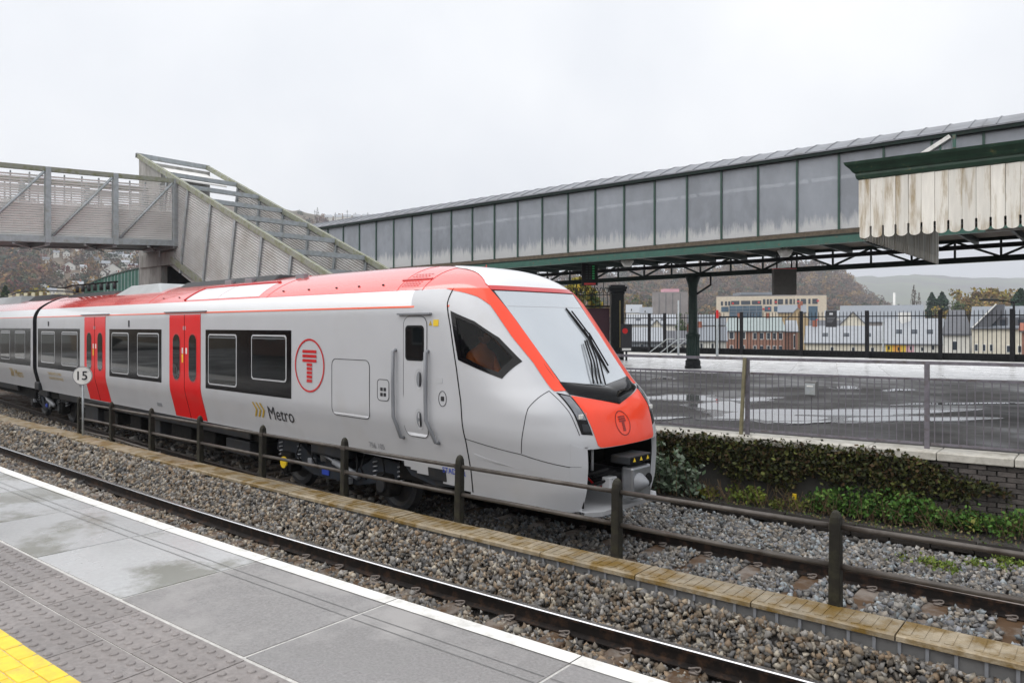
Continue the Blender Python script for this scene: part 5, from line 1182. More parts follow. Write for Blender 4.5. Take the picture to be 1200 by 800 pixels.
for k in range(5):
    c = b0 + RGT*(-1.05+.5*k) + UPV*3.95
    for sg in (1, -1): MB().tube([c + RGT*sg*(.04+.2*t/6.5*cos(t)*.9+.1) + UPV*(.30*t/6.5*sin(t)) for t in rng(0, 6.5, 18)], .02, 5).build('scroll', M['biron'], OR_)
    MB().tube([c - UPV*.35, c + UPV*.45], .022, 5).build('finial', M['biron'], OR_)
IBq = at(734, 395, 40); IBq[2] = .915; IB = thing('information_board', 'black information board with red roundel beside the gate pier', 'sign', IBq)
MB().obox(IBq + UPV*1.25, RGT*.30, FWD*.06, UPV*.75).build('board', M['ink'], IB); MB().obox(IBq + UPV*.25, RGT*.05, FWD*.05, UPV*.27).build('stand', M['biron'], IB)
ring_on(lambda a, b: IBq + RGT*a + UPV*b - FWD*.066, (-.08, 1.62), 0, .15, 'roundel', M['dred'], IB); MB().obox(IBq + UPV*.62 - FWD*.064, RGT*.24, FWD*.003, UPV*.06).build('white_strip', M['wline'], IB)
# steps with sloping handrails beyond the platform
SH = thing('step_handrails', 'pair of grey sloping handrails by the steps at the palisade fence', 'handrail', on_z(778, 419, .915))
for dx in (0, 13, 24):
    a, b = on_y(757+dx, 416, WY-1.2), on_y(782+dx, 397, WY-1.2); MB().tube([a, b, on_y(790+dx, 397, WY-1.2)], .035, 6).build('handrail', M['galv'], SH); MB().tube([b, on_y(782+dx, 418, WY-1.2)], .03, 6).build('stanchion', M['galv'], SH)
def streetlamp(px, ytop, dep, label, arm=-1, base=-6.5, r=.06):
    t = at(px, ytop, dep); o = thing('street_lamp', label, 'lamp', (t[0], t[1], base))
    MB().tube([(t[0], t[1], base), t, ], [r*1.4, r], 8).build('pole', M['galv'] if arm == 0 else M['fencebar'], o, smooth=True)
    if arm: MB().tube([t, t + RGT*arm*1.0 + UPV*.12], r*.6, 6).build('arm', M['fencebar'], o); MB().obox(t + RGT*arm*1.5 + UPV*.14, RGT*.5, FWD*.16, UPV*.06).build('lantern', M['dkgrey'], o, bevel=.03)
    return o
streetlamp(1188, 354, 44, 'tall black street lamp with flat lantern beside the cream houses', -1, .915, .06)
streetlamp(795, 352, 47.6, 'slender dark lamp column by the step handrails', 0, .915, .05)
streetlamp(1035, 375, 70, 'grey lamp column with white lantern before the slate roofs', 0)
streetlamp(840.5, 363, 46, 'dark pole with red top beside the fence gate', 0, .915, .06)
q = at(840.5, 368, 46); MB().tube([q - UPV*.25, q + UPV*.25], .085, 8).build('red_band', M['dred'], bpy.data.objects['street_lamp.003'])

# ------------------------------------------------------------------ buildings of the town
def bm(name, c, **k): return mat(name, c, k.pop('rough', .8), var=k.pop('var', .10), vs=k.pop('vs', 1.5), **k)
H = dict(white=bm('render_white', (.66, .65, .61)), cream=bm('render_cream', (.64, .60, .50)), brick=bm('brick_wall', (.26, .13, .09), var=.2, vs=4), yel=bm('yellow_brick', (.46, .34, .19)), yellow=bm('yellow_paint', (.72, .50, .06)), orange=bm('orange_paint', (.72, .34, .06)),
         pink=bm('pink_paint', (.62, .34, .40)), grey=bm('grey_concrete', (.24, .22, .215), var=.15, vs=.4), slate=bm('slate_roof', (.20, .22, .25), rough=.42, var=.12, vs=3), pale=bm('wet_slate', (.30, .32, .35), rough=.30, var=.1, vs=2),
         dslate=bm('dark_slate', (.095, .10, .115), rough=.45, var=.15, vs=3), gslate=bm('green_slate', (.27, .32, .32), rough=.35, var=.1, vs=2), cladding=bm('pale_stone_cladding', (.60, .52, .41)), curtain=bm('blue_curtain_glass', (.05, .10, .15), rough=.12, var=.3, vs=.5), pane=bm('dark_pane', (.04, .05, .065), rough=.12, var=.3), frame=bm('white_frame', (.74, .74, .72)), redtile=bm('red_tile', (.30, .10, .06)))
def house(px0, px1, eave, ridge, dep, wall, roof, label, wins=(), front=False, dp=8.0, base=-6.5, yaw=0., cat='house', group=None, chim=None, hip=0, over=.25):
    s_ = dep/FPX; pc = (px0+px1)/2; c = at(pc, HZ, dep); al = math.atan((pc-600)/FPX); ca_ = cos(al); cyw, syw = cos(al+yaw), sin(al+yaw)
    rx = RGT*cyw - FWD*syw; fy = FWD*cyw + RGT*syw; hw_2 = (px1-px0)/2*s_*ca_; ez = CAM[2]+(HZ-eave)*s_; rz = CAM[2]+(HZ-ridge)*s_
    c = np.array([c[0], c[1], 0]) + fy*dp/2; o = thing('house' if cat == 'house' else 'building', label, cat, (c[0], c[1], base), group)
    P = lambda a, b, z: c + rx*a + fy*b + UPV*z
    g = MB(); A = [P(-hw_2, -dp/2, base), P(hw_2, -dp/2, base), P(hw_2, dp/2, base), P(-hw_2, dp/2, base)]; T = [q + UPV*(ez-base) for q in A]
    g.add(A+T, [(0, 1, 5, 4), (1, 2, 6, 5), (2, 3, 7, 6), (3, 0, 4, 7)]); t = .18; ov = over
    if ridge < eave:
        if front:
            g.add([T[0], T[1], P(0, -dp/2, rz)], [(0, 1, 2)]); g.add([T[3], T[2], P(0, dp/2, rz)], [(0, 2, 1)])
            k = (rz-ez)/hw_2; eo = P(-hw_2-ov, 0, 0)
            R_ = [[P(-sg*(hw_2+ov), -dp/2-ov, ez-k*ov), P(-sg*(hw_2+ov), dp/2+ov, ez-k*ov), P(0, dp/2+ov, rz), P(0, -dp/2-ov, rz)] for sg in (1, -1)]
        else:
            hh = hip*hw_2
            if not hip: g.add([T[1], T[2], P(hw_2, 0, rz)], [(0, 1, 2)]); g.add([T[0], T[3], P(-hw_2, 0, rz)], [(0, 2, 1)])
            k = (rz-ez)/(dp/2)
            R_ = [[P(-hw_2-ov, -sg*(dp/2+ov), ez-k*ov), P(hw_2+ov, -sg*(dp/2+ov), ez-k*ov), P(hw_2+ov-hh, 0, rz), P(-hw_2-ov+hh, 0, rz)] for sg in (1, -1)]
            if hip: R_ += [[P(sg*(hw_2+ov), -dp/2-ov, ez-k*ov), P(sg*(hw_2+ov), dp/2+ov, ez-k*ov), P(sg*(hw_2+ov-hh), .02, rz), P(sg*(hw_2+ov-hh), -.02, rz)] for sg in (1, -1)]
        ro = None
        gr_ = MB()
        for q in R_: gr_.add([v + UPV*t for v in q] + q, [(0, 1, 2, 3), (7, 6, 5, 4), (0, 4, 5, 1), (1, 5, 6, 2), (3, 2, 6, 7), (0, 3, 7, 4)])
        ro = gr_.build('roof', H[roof], o)
        if dep < 230 and not front: MB().bar(R_[0][0] - fy*.07 + UPV*.02, R_[0][1] - fy*.07 + UPV*.02, .13, .13).build('gutter', H['dslate'], ro)
        if dep < 140 and not front and px1-px0 > 40:
            for k_ in range(3): f1 = .25+.25*k_; m_ = (R_[0][0]*(1-f1)+R_[0][1]*f1)*.55 + (R_[0][3]*(1-f1)+R_[0][2]*f1)*.45 + UPV*(t+.05); MB().obox(m_, rx*.4, (R_[0][3]-R_[0][0])/np.linalg.norm(R_[0][3]-R_[0][0])*.5, UPV*.05).build('skylight', H['pane'], ro)
        for ca in (chim or []): MB().obox(P(ca*hw_2, 0, rz+.35), rx*.35, fy*.3, UPV*.75).build('chimney', H['redtile'] if wall != 'grey' else H['grey'], ro)
    else: MB().add([P(-hw_2, -dp/2, ez), P(hw_2, -dp/2, ez), P(hw_2, dp/2, ez), P(-hw_2, dp/2, ez)] + [P(-hw_2, -dp/2, ez+.3), P(hw_2, -dp/2, ez+.3), P(hw_2, dp/2, ez+.3), P(-hw_2, dp/2, ez+.3)], [(4, 5, 6, 7), (0, 1, 5, 4), (1, 2, 6, 5), (2, 3, 7, 6), (3, 0, 4, 7)]).build('roof', H[roof], o)
    g.build('wall', H[wall], o)
    for (wx, wy, ww, wh) in wins:                                 # window: pixel centre and pixel size
        a = (wx - pc)*s_*ca_; z = CAM[2]+(HZ-wy)*s_; w2, h2 = ww*s_/2, wh*s_/2
        f_ = MB().obox(P(a, -dp/2-.02, z), rx*w2, fy*.06, UPV*h2).build('window', H['frame'], o); MB().obox(P(a, -dp/2-.075, z), rx*w2*.74, fy*.02, UPV*h2*.84).build('pane', H['pane'], f_)
    o['_p'] = 0; del o['_p']; o_info[o.name] = (c, rx, fy, hw_2, dp, ez, rz, P); return o
o_info = {}
# long office block with curtain glass
O = house(838, 967, 347, 360, 260, 'cladding', 'grey', 'long cream office block with ribbon windows and blue glass front', [], dp=18, cat='building')
c, rx, fy, hb, dp_, ez, rz, P = o_info[O.name]; s_ = 260/FPX
def wrect(o, P, s_, pc, dp_, x0, x1, y0, y1, mt, name='window', d=.06):
    ca_ = cos(math.atan((pc-600)/FPX)); a0, a1 = (x0-pc)*s_*ca_, (x1-pc)*s_*ca_; z0, z1 = CAM[2]+(HZ-y1)*s_, CAM[2]+(HZ-y0)*s_
    return MB().obox(P((a0+a1)/2, -dp_/2-d, (z0+z1)/2), rx*(a1-a0)/2, fy*.08, UPV*(z1-z0)/2).build(name, mt, o)
for x in (843.5, 848.5, 852.5): wrect(O, P, s_, 902.5, dp_, x, x+2.6, 352.5, 357.5, H['pane'])
for x0, x1 in ((856, 866), (868, 879), (881, 892)): wrect(O, P, s_, 902.5, dp_, x0, x1, 352, 356.5, H['pane'])
for x0, w in ((894, 3), (898.5, 2.5), (902, 2.5), (907.5, 3), (911.5, 6), (920, 3), (925, 3), (929.5, 1.6), (933.5, 3), (938, 6), (946.5, 2.5), (951, 6)): wrect(O, P, s_, 902.5, dp_, x0, x0+w, 350.5, 356.5, H['pane'])
for x0, x1 in ((844, 853), (896, 904), (907, 919), (922, 931), (946.5, 957)): wrect(O, P, s_, 902.5, dp_, x0, x1, 359, 365 if x0 < 940 else 376, H['curtain'])
gl = wrect(O, P, s_, 902.5, dp_, 854, 893, 358, 373, H['curtain'], 'curtain_wall', .5)
for y in (361, 364.5, 368): wrect(O, P, s_, 902.5, dp_, 854, 893, y, y+.5, H['slate'], 'glazing_band', .62)
for x in (862, 870, 878, 886): wrect(O, P, s_, 902.5, dp_, x, x+.4, 358, 373, H['slate'], 'glazing_bar', .66)
for x, y in ((857, 354), (888, 353), (893.5, 361), (908, 353), (934, 352.5), (956, 352), (955, 374), (900, 360.5)): wrect(O, P, s_, 902.5, dp_, x, x+2.4, y, y+2, M['dred'], 'red_panel', .12)
MB().obox(P(-3, 0, CAM[2]+(HZ-346)*s_ + .8), RGT*9, FWD*5, UPV*.5).build('plant_room', H['slate'], O)
Bk = house(764, 806, 343, 360, 300, 'grey', 'grey', 'plain grey concrete tower block beyond the white roofs', [], dp=14, cat='building')
c, rx, fy, hb, dp_, ez, rz, P = o_info[Bk.name]
for x in (772, 780, 788, 797): wrect(Bk, P, 300/FPX, 785, dp_, x, x+.7, 343.5, 374, H['dslate'], 'panel_joint', .03)
MB().obox(P(0, 0, ez+1.0), RGT*3.2, FWD*3, UPV*.8).build('plant_room', H['pink'], Bk)
br = [(857, 393, 6.5, 9), (871, 393, 5.5, 9)] + [(x, 393.5, 4.6, 8.5) for x in (884.5, 892.5, 900.5, 907.5, 914.5)] + [(x, 408, 4, 7) for x in (857, 871, 884.5, 892.5, 900.5, 907.5, 914.5)]
house(850, 919, 387.5, 372.5, 150, 'brick', 'gslate', 'red brick row with pale green slate hipped roof and white sash windows', br, dp=9, hip=.12, chim=[-.55, .45])
house(919, 935, 388, 376, 152, 'brick', 'pale', 'narrow brick wing with pale hipped roof joined to the brick row', [(931, 400, 2.4, 17)], dp=6, hip=.4)
house(921, 949, 375, 361, 172, 'yel', 'slate', 'ochre brick gabled house with red chimney behind the brick row', [(938, 384, 2.5, 6), (928, 384, 2.5, 6)], front=True, chim=[.1])
house(912, 944, 366, 357.5, 190, 'yel', 'slate', 'grey roofed house peeping out above the ochre gable', [], chim=[.7])
house(943, 1041, 402, 383, 118, 'cream', 'pale', 'long low cream house with pale slate roof and skylights', [(x, 409, 4, 5) for x in (975, 1000, 1022)], dp=10, chim=[-.8])
house(985, 1014, 380, 366, 124, 'cream', 'dslate', 'small cream gable with dark verge above the pale slate roof', [], front=True, dp=7)
house(983, 1082, 377, 357.5, 200, 'grey', 'slate', 'broad grey slate roofed hall behind the town houses', [], dp=16, cat='building')
house(948, 985, 392, 376, 150, 'white', 'dslate', 'white house with dark slate roof beside the ochre gable', [(960, 396, 3, 4)], dp=8)
T7 = house(1037, 1106, 402.5, 374, 110, 'white', 'pale', 'terrace with pale slate roof above yellow, pink and white fronts', [(1041, 408, 3, 5), (1053, 409, 3, 5), (1067.5, 408, 3, 5), (1081, 409, 4, 5), (1093, 407, 4, 6)], dp=11)
c, rx, fy, hb, dp_, ez, rz, P = o_info[T7.name]
for x0, x1, k in ((1037.5, 1046, 'yellow'), (1046, 1056, 'orange'), (1056, 1061.5, 'yellow'), (1062, 1071, 'pink')): wrect(T7, P, 110/FPX, 1071.5, dp_, x0, x1, 403, 420, H[k], 'painted_front', -.005 + .001*len(k))
MB().obox(P((1061-1071.5)*110/FPX, -.5, rz+.2), RGT*.7, FWD*.5, UPV*.9).build('chimney', H['frame'], T7)
house(1105, 1137, 391, 364, 100, 'white', 'dslate', 'white gable ended house with dormer and dark slate roof', [(1119, 405, 5.5, 12)], dp=9, hip=.55)
hh = house(1137, 1260, 384, 359, 95, 'cream', 'slate', 'modern cream terrace with steep slate roof and dark dormers', [(x, 408, 3.6, 9) for x in (1142.5, 1152, 1161)] + [(1181.5, 409, 4, 9), (1195, 409, 4, 9)], dp=10)
c, rx, fy, hb, dp_, ez, rz, P = o_info[hh.name]; s_ = 95/FPX
for x in (1163, 1174, 1196): 
    a = (x-1198.5)*s_*.8; d_ = MB().obox(P(a, -3.6, CAM[2]+(HZ-378)*s_), rx*.55, fy*1.2, UPV*.7).build('dormer', H['dslate'], hh); MB().obox(P(a, -4.83, CAM[2]+(HZ-378)*s_), rx*.3, fy*.03, UPV*.4).build('pane', H['pane'], d_)
k_ = cos(math.atan((1198.5-600)/FPX)); PP = lambda x, y, d: P((x-1198.5)*s_*k_, d, CAM[2]+(HZ-y)*s_)
MB().prism([PP(1138, 384, -5.2), PP(1167, 356, -5.2), PP(1177, 356.5, -5.2), PP(1176, 366, -5.2), PP(1158, 384, -5.2)], fy*3.5).build('party_wall', H['dslate'], hh)
MB().bar(PP(1137.5, 384, -5.25), PP(1167, 355.8, -5.25), .3, .16).build('verge', H['frame'], hh)
house(1197, 1230, 388, 380, 80, 'brick', 'redtile', 'red brick house at the end of the cream terrace', [], dp=6)
# behind the train's nose
house(734, 791, 380, 369, 135, 'white', 'pale', 'white shed with pale rounded roof beside the gate pier', [], dp=9)
house(757, 782, 389, 375, 120, 'cream', 'slate', 'small cream gabled house behind the palisade fence', [(764, 394, 3, 5), (774, 394, 3, 5)], front=True)
house(738, 775, 400, 385, 100, 'slate', 'pale', 'grey slate roofed annexe near the step handrails', [(752, 405, 4, 5)])
house(775, 812, 402, 389, 105, 'white', 'dslate', 'white cottage with dark slate roof near the iron column', [(785, 407, 4, 5), (800, 407, 4, 5)], chim=[.8])
house(812, 851, 399, 384, 125, 'white', 'slate', 'white house with slate roof between column and brick row', [(822, 405, 3.5, 6), (835, 405, 3.5, 6)], chim=[-.6])
house(820, 850, 381, 371, 165, 'white', 'slate', 'distant white house with chimney left of the brick row', [(830, 385, 3, 4)], chim=[.5])
house(734, 752, 366, 357, 290, 'white', 'pale', 'far white house with pale roof under the wooded hill', [(740, 363, 2, 3)], group=None)
house(750, 764, 367, 360, 280, 'white', 'slate', 'small far white house beside the concrete tower block', [(756, 365, 2, 3)])
house(806, 838, 378, 369, 210, 'white', 'slate', 'low white row with grey roof beneath the office block', [])
house(967, 990, 372, 364, 230, 'white', 'pale', 'white building end beside the office block', [(975, 376, 3, 4)])
q = at(1048, 343, 420); MS = thing('white_mast', 'slim white chimney mast standing beyond the grey hall', 'mast', (q[0], q[1], -6.5)); MB().tube([(q[0], q[1], -6.5), q], [.9, .6], 10).build('shaft', H['frame'], MS, smooth=True)
MB().obox((q[0], q[1], 9), RGT*4, FWD*3, UPV*3).build('base_building', H['white'], MS)

# ------------------------------------------------------------------ foliage
def leafmesh(name, C, size, cols, parent=None, seed=0, mt=None, flat=0.0):
    r = np.random.default_rng(seed); n = len(C); C = np.array(C, float); size = np.broadcast_to(np.array(size, float), (n,)) * r.uniform(.6, 1.4, n)
    a = r.normal(size=(n, 3)); a /= np.linalg.norm(a, axis=1, keepdims=True); b = r.normal(size=(n, 3)); b[:, 2] *= (1-flat); b -= a*(a*b).sum(1, keepdims=True); b /= np.linalg.norm(b, axis=1, keepdims=True)
    a *= size[:, None]; b *= size[:, None]*r.uniform(.45, .8, n)[:, None]
    V = np.stack([C-a, C-.1*a+b, C+a, C+.15*a-b], 1).reshape(-1, 3)
    if parent is not None: V = V - base_of(parent)
    me = bpy.data.meshes.new(name); me.vertices.add(n*4); me.vertices.foreach_set('co', V.reshape(-1).astype(np.float32)); me.loops.add(n*4); me.loops.foreach_set('vertex_index', np.arange(n*4, dtype=np.int32))
    me.polygons.add(n); me.polygons.foreach_set('loop_start', np.arange(0, n*4, 4, dtype=np.int32)); me.update(calc_edges=True)
    ca = me.attributes.new('Col', 'FLOAT_COLOR', 'POINT'); cc = np.array(cols)[r.integers(0, len(cols), n)] * r.uniform(.65, 1.35, (n, 1)); cc = np.concatenate([cc, np.ones((n, 1))], 1)
    ca.data.foreach_set('color', np.repeat(cc, 4, 0).reshape(-1).astype(np.float32)); me.materials.append(mt or M['leafcol'])
    o = bpy.data.objects.new(name, me); COL.objects.link(o)
    if parent is not None: o.parent = parent
    return o
M['leafcol'] = mat('leaves', (.1, .1, .1), .7, var=.2, vs=3, attr='Col', spec=.2)
M['bark'] = mat('bark', (.07, .055, .045), .9, var=.3)
AUT = [(.28, .17, .05), (.22, .13, .045), (.17, .11, .05), (.24, .19, .06), (.15, .13, .05)]; CON = [(.018, .045, .022), (.025, .06, .03), (.012, .034, .02)]; YEL = [(.34, .25, .03), (.26, .22, .04), (.18, .18, .04)]; GRN = [(.06, .10, .03), (.08, .12, .035), (.045, .08, .025)]; RED = [(.17, .05, .035), (.13, .045, .04), (.10, .05, .04)]
def tree(px, ytop, wpx, dep, base, cols, label, kind='round', n=900, group=None, seed=1, name='broadleaf_tree'):
    r = np.random.default_rng(seed); t = at(px, ytop, dep); w = wpx*dep/FPX/2; h = t[2]-base; n = int(n*1.6); o = thing(name, label, 'tree', (t[0], t[1], base), group)
    b0 = np.array([t[0], t[1], base]); MB().tube([b0, b0 + (0, 0, h*.35), b0 + (.1*w, 0, h*.75)], [h*.03, h*.02, h*.008], 7).build('trunk', M['bark'], o, smooth=True)
    g = MB()
    for k in range(7):
        a = 6.28*k/7 + r.uniform(-.3, .3); z0 = h*r.uniform(.3, .55); e = b0 + np.array([cos(a)*w*.65, sin(a)*w*.65, h*r.uniform(.55, .85)]); g.tube([b0 + (0, 0, z0), (b0 + (0, 0, z0) + e)/2 + (0, 0, h*.04), e], [h*.012, h*.008, h*.003], 5)
    g.build('limbs', M['bark'], o, smooth=True); C = []
    if kind == 'round':
        cl = [(r.normal(size=3)*np.array([.46, .46, .30])*np.array([w, w, h*.5]) + b0 + (0, 0, h*.68), r.uniform(.22, .42)) for _ in range(26)]
        for c_, rr in cl: C += list(c_ + r.normal(size=(n//26, 3))*np.array([w*rr, w*rr, w*rr*.8])*.62)
        C = [q for q in C if q[2] < t[2]*1.01 and q[2] > base + h*.12]
    elif kind == 'conifer':
        for k in range(n): z = r.uniform(.08, 1)**.85; rad = 1.7*w*(1-z)**.62*(.85+.2*sin(z*30))*sqrt(r.uniform(.05, 1)); a = r.uniform(0, 6.28); C.append(b0 + np.array([cos(a)*rad, sin(a)*rad, h*z - rad*.25]))
    else:
        for k in range(n): z = r.uniform(.12, 1); rad = w*(1-abs(2*z-1)**2.5)*sqrt(r.uniform(0, 1)); a = r.uniform(0, 6.28); C.append(b0 + np.array([cos(a)*rad, sin(a)*rad, h*z]))
    leafmesh('crown', C, max(.26, w*.115), cols, o, seed); return o
tree(1092, 343, 24, 232, -6.5, CON, 'dark conifer nearest the grey hall beyond the town', 'conifer', 1300, seed=2, name='conifer_tree')
tree(1104, 342.5, 28, 228, -6.5, CON, 'broad dark conifer beside the yellow autumn trees', 'conifer', 1500, seed=3, name='conifer_tree')
tree(1120, 347, 20, 245, -6.5, GRN, 'small green tree between conifer and autumn trees', 'round', 700, seed=4)
tree(1196, 339, 40, 180, -6.5, CON, 'dark evergreen rising behind the cream terrace', 'conifer', 1500, seed=5, name='conifer_tree')
for k, (px, yt, w, d) in enumerate([(1112, 358, 22, 215), (1130, 346, 30, 265), (1144, 338, 38, 275), (1160, 342, 34, 262), (1176, 341, 36, 280), (1188, 340, 34, 285), (1150, 352, 26, 240)]): tree(px, yt, w, d, -6.5, AUT if k % 2 else AUT+YEL, ['low ochre autumn bush in front of the broad conifer', 'olive brown autumn tree next to the small green tree', 'tallest golden autumn tree of the row behind the cream terrace', 'rusty autumn tree behind the steep dark party wall', 'brown autumn tree behind the dormer roof of the cream terrace', 'russet autumn tree touching the dark evergreen', 'small yellow autumn tree in front of the golden row'][k], 'round', 1100, 'autumn trees behind the cream terrace', seed=20+k)
tree(1071, 334, 9, 300, -6.5, [(.16, .13, .11), (.12, .10, .09)], 'bare slender poplar beyond the grey hall', 'poplar', 420, 'bare poplars beyond the grey hall', seed=31, name='poplar_tree'); tree(1077, 343, 7, 310, -6.5, [(.16, .13, .11), (.12, .10, .09)], 'bare slender poplar beyond the grey hall', 'poplar', 350, 'bare poplars beyond the grey hall', seed=32, name='poplar_tree')
tree(672, 327, 38, 62, -2, YEL, 'yellow leaved tree behind the ornamental railing', 'round', 2400, seed=33); tree(695, 336, 26, 70, -2, YEL+GRN, 'olive yellow shrub tree beside the ornamental railing', 'round', 1500, seed=34)
tree(727, 347, 26, 330, -6.5, AUT, 'autumn tree above the far white house', 'round', 700, seed=35); tree(752, 345, 30, 350, -6.5, AUT+GRN, 'mixed autumn tree left of the concrete tower block', 'round', 700, seed=36); tree(800, 366, 16, 190, -6.5, GRN, 'small green tree beside the white row', 'round', 500, seed=37)
tree(1015, 352, 9, 420, -6.5, CON, 'tiny dark tree beyond the grey hall, nearer the wooded hill', 'round', 350, seed=38); tree(1030, 350.5, 8, 430, -6.5, CON, 'tiny dark tree beyond the grey hall, nearer the white mast', 'round', 350, seed=39)
tree(6, 335, 26, 120, -6.5, CON+GRN, 'dark conifer at the end of the cream railing', 'conifer', 900, seed=40, name='conifer_tree'); tree(38, 331, 30, 170, -6.5, YEL+AUT, 'ochre shrub tree above the cream railing', 'round', 900, seed=41); tree(88, 331, 34, 130, -6.5, [(.22, .15, .04), (.18, .12, .03)], 'golden brown tree beside the green ribbed shelter', 'round', 1300, seed=42)
tree(100, 295, 22, 620, 20, RED, 'dark red leaved tree among the hillside houses', 'round', 900, seed=43); tree(372, 243, 8, 560, 60, [(.06, .06, .05)], 'thin dark tree on the skyline above the bridge roof', 'poplar', 300, seed=44, name='poplar_tree')

# ------------------------------------------------------------------ hills
def hill(name, prof, rows_, mt, fore=0, seed=0):
    """rows_: list of (fraction up, depth); prof: crest pixel heights over pixel columns; base at the first row's level"""
    pxs = np.linspace(prof[0][0], prof[-1][0], 90); r = np.random.default_rng(seed); g = MB(); n = len(pxs)
    for fr, dep in rows_:
        for px in pxs:
            cy = float(np.interp(px, [a for a, b in prof], [b for a, b in prof])); py = 393 + (cy - 393)*fr + (r.normal()*.5 if fr > 0 else 0); q = at(px, py, dep); g.v.append(tuple(q))
    m_ = len(rows_); g.f = [(i*n+k, i*n+k+1, (i+1)*n+k+1, (i+1)*n+k) for i in range(m_-1) for k in range(n-1)]; g.m = [0]*len(g.f)
    return struct(g.build(name, mt, smooth=True)), g
M['hillw'] = mat('wooded_slope', (.115, .085, .055), .95, var=.45, vs=.03, coord='Object', dirt=(.075, .08, .045), dscale=.012); M['hillf'] = mat('field_slope', (.13, .15, .075), .95, var=.3, vs=.006, dirt=(.09, .075, .06), dscale=.004, dlo=.48, dhi=.6)
RP1 = [(560, 335), (640, 330), (700, 324), (760, 321), (830, 316), (890, 312), (930, 311), (955, 314), (980, 322), (1000, 336), (1020, 352), (1045, 366), (1090, 376)]
h1, g1 = hill('wooded_hill', RP1, [(0, 480), (.15, 560), (.35, 650), (.6, 780), (.8, 900), (1.0, 1020)], M['hillw'], seed=1)
h2, g2 = hill('far_hill', [(600, 330), (800, 326), (940, 321), (1000, 324), (1080, 322), (1150, 326), (1230, 325), (1350, 330)], [(0, 1500), (.3, 1900), (.7, 2500), (1.0, 3100)], M['hillf'], seed=2)
RP2 = [(-140, 232), (0, 238), (120, 240), (250, 236), (330, 244), (380, 253), (440, 252), (480, 262), (560, 290), (640, 325)]
h3, g3 = hill('village_hill', RP2, [(0, 240), (.25, 330), (.4, 420), (.6, 560), (.8, 740), (1.0, 950)], M['hillw'], seed=3)
def hillpts(prof, rows_, n, seed, x0, x1, f0=.05, f1=1.0):
    r = np.random.default_rng(seed); P = []
    for _ in range(n):
        px = r.uniform(x0, x1); fr = r.uniform(f0, f1); cy = float(np.interp(px, [a for a, b in prof], [b for a, b in prof])); dep = float(np.interp(fr, [a for a, b in rows_], [b for a, b in rows_])); P.append((at(px, 393+(cy-393)*fr, dep), dep))
    return P
def wood(name, label, pts, cols, seed, hgt=7, nl=34):
    r = np.random.default_rng(seed); C = []; S = []; K = []
    for q, dep in pts:
        s_ = hgt*r.uniform(.6, 1.3); c0 = np.array(cols)[r.integers(len(cols))]
        d = r.normal(size=(nl, 3)); d /= np.linalg.norm(d, axis=1, keepdims=True); d *= r.uniform(.4, 1, (nl, 1))**.5; C.append(q + np.array([0, 0, s_*.55]) + d*np.array([s_*.5, s_*.5, s_*.55])); S += [s_*.13]*nl; K.append(np.repeat((c0*r.uniform(.7, 1.3))[None], nl, 0))
    o = leafmesh(name, np.concatenate(C), S, [(1, 1, 1)], None, seed); K = np.concatenate(K) * r.uniform(.75, 1.25, (len(S), 1)); K = np.concatenate([K, np.ones((len(K), 1))], 1)
    o.data.attributes['Col'].data.foreach_set('color', np.repeat(K, 4, 0).reshape(-1).astype(np.float32)); tag(o, label, 'wood'); o['kind'] = 'stuff'; return o
R1 = [(0, 480), (.15, 560), (.35, 650), (.6, 780), (.8, 900), (1.0, 1020)]; R3 = [(0, 240), (.25, 330), (.4, 420), (.6, 560), (.8, 740), (1.0, 950)]
HC = [(.17, .095, .04), (.12, .075, .045), (.10, .07, .05), (.21, .13, .04), (.06, .07, .03), (.15, .075, .035)]
wood('woodland', 'russet autumn woodland covering the hill across the valley', hillpts(RP1, R1, 2300, 5, 640, 1090), HC, 6, 11, 60)
wood('woodland', 'bare brown woodland between the hillside houses', hillpts(RP2, R3, 900, 7, -20, 45, .30, 1.0) + hillpts(RP2, R3, 260, 8, 45, 170, .28, 1.0) + hillpts(RP2, R3, 500, 10, 340, 640, .5, .97), HC + [(.06, .07, .035), (.05, .065, .04), (.14, .05, .04)], 9, 6.5, 60)
g = MB(); bx = rng(-120, 120, 48); r = np.random.default_rng(12)
for y_, z_ in ((-16, .6), (-22, 3.5), (-30, 8), (-42, 13), (-60, 17)):
    for x in bx: g.v.append((x, y_ + r.normal()*1.2, z_ + r.normal()*.9))
g.f = [(i*49+k, i*49+k+1, (i+1)*49+k+1, (i+1)*49+k) for i in range(4) for k in range(48)]; g.m = [0]*len(g.f); struct(g.build('unseen_wooded_bank', M['hillw'], smooth=True))  # unseen bank behind the viewer, added to block low sky and darken reflections
# station building on the near platform behind the viewer (seen only in reflections)
SB = thing('station_building', 'long brick station building with cream trim and slate roof on the near platform', 'building', (-18, -10, .92))
MB().box((-46, -13, .92), (6, -9, 5.0)).build('wall', H['brick'], SB); MB().prism([(-47, -8.6, 4.9), (-47, -13.4, 4.9), (-47, -11, 7.2)], (54, 0, 0)).build('roof', H['dslate'], SB)
for k in range(13):
    x = -44 + k*3.9; f_ = MB().box((x, -8.99, 1.9), (x+1.4, -8.9, 3.9)).build('window', H['frame'], SB); MB().box((x+.1, -8.89, 2.0), (x+1.3, -8.86, 3.8)).build('pane', H['pane'], f_)
    if k % 4 == 1: MB().prism([(x-.8, -8.8, 4.9), (x+2.4, -8.8, 4.9), (x+.8, -8.8, 6.9)], (0, -2, 0)).build('gable', H['cream'], SB)
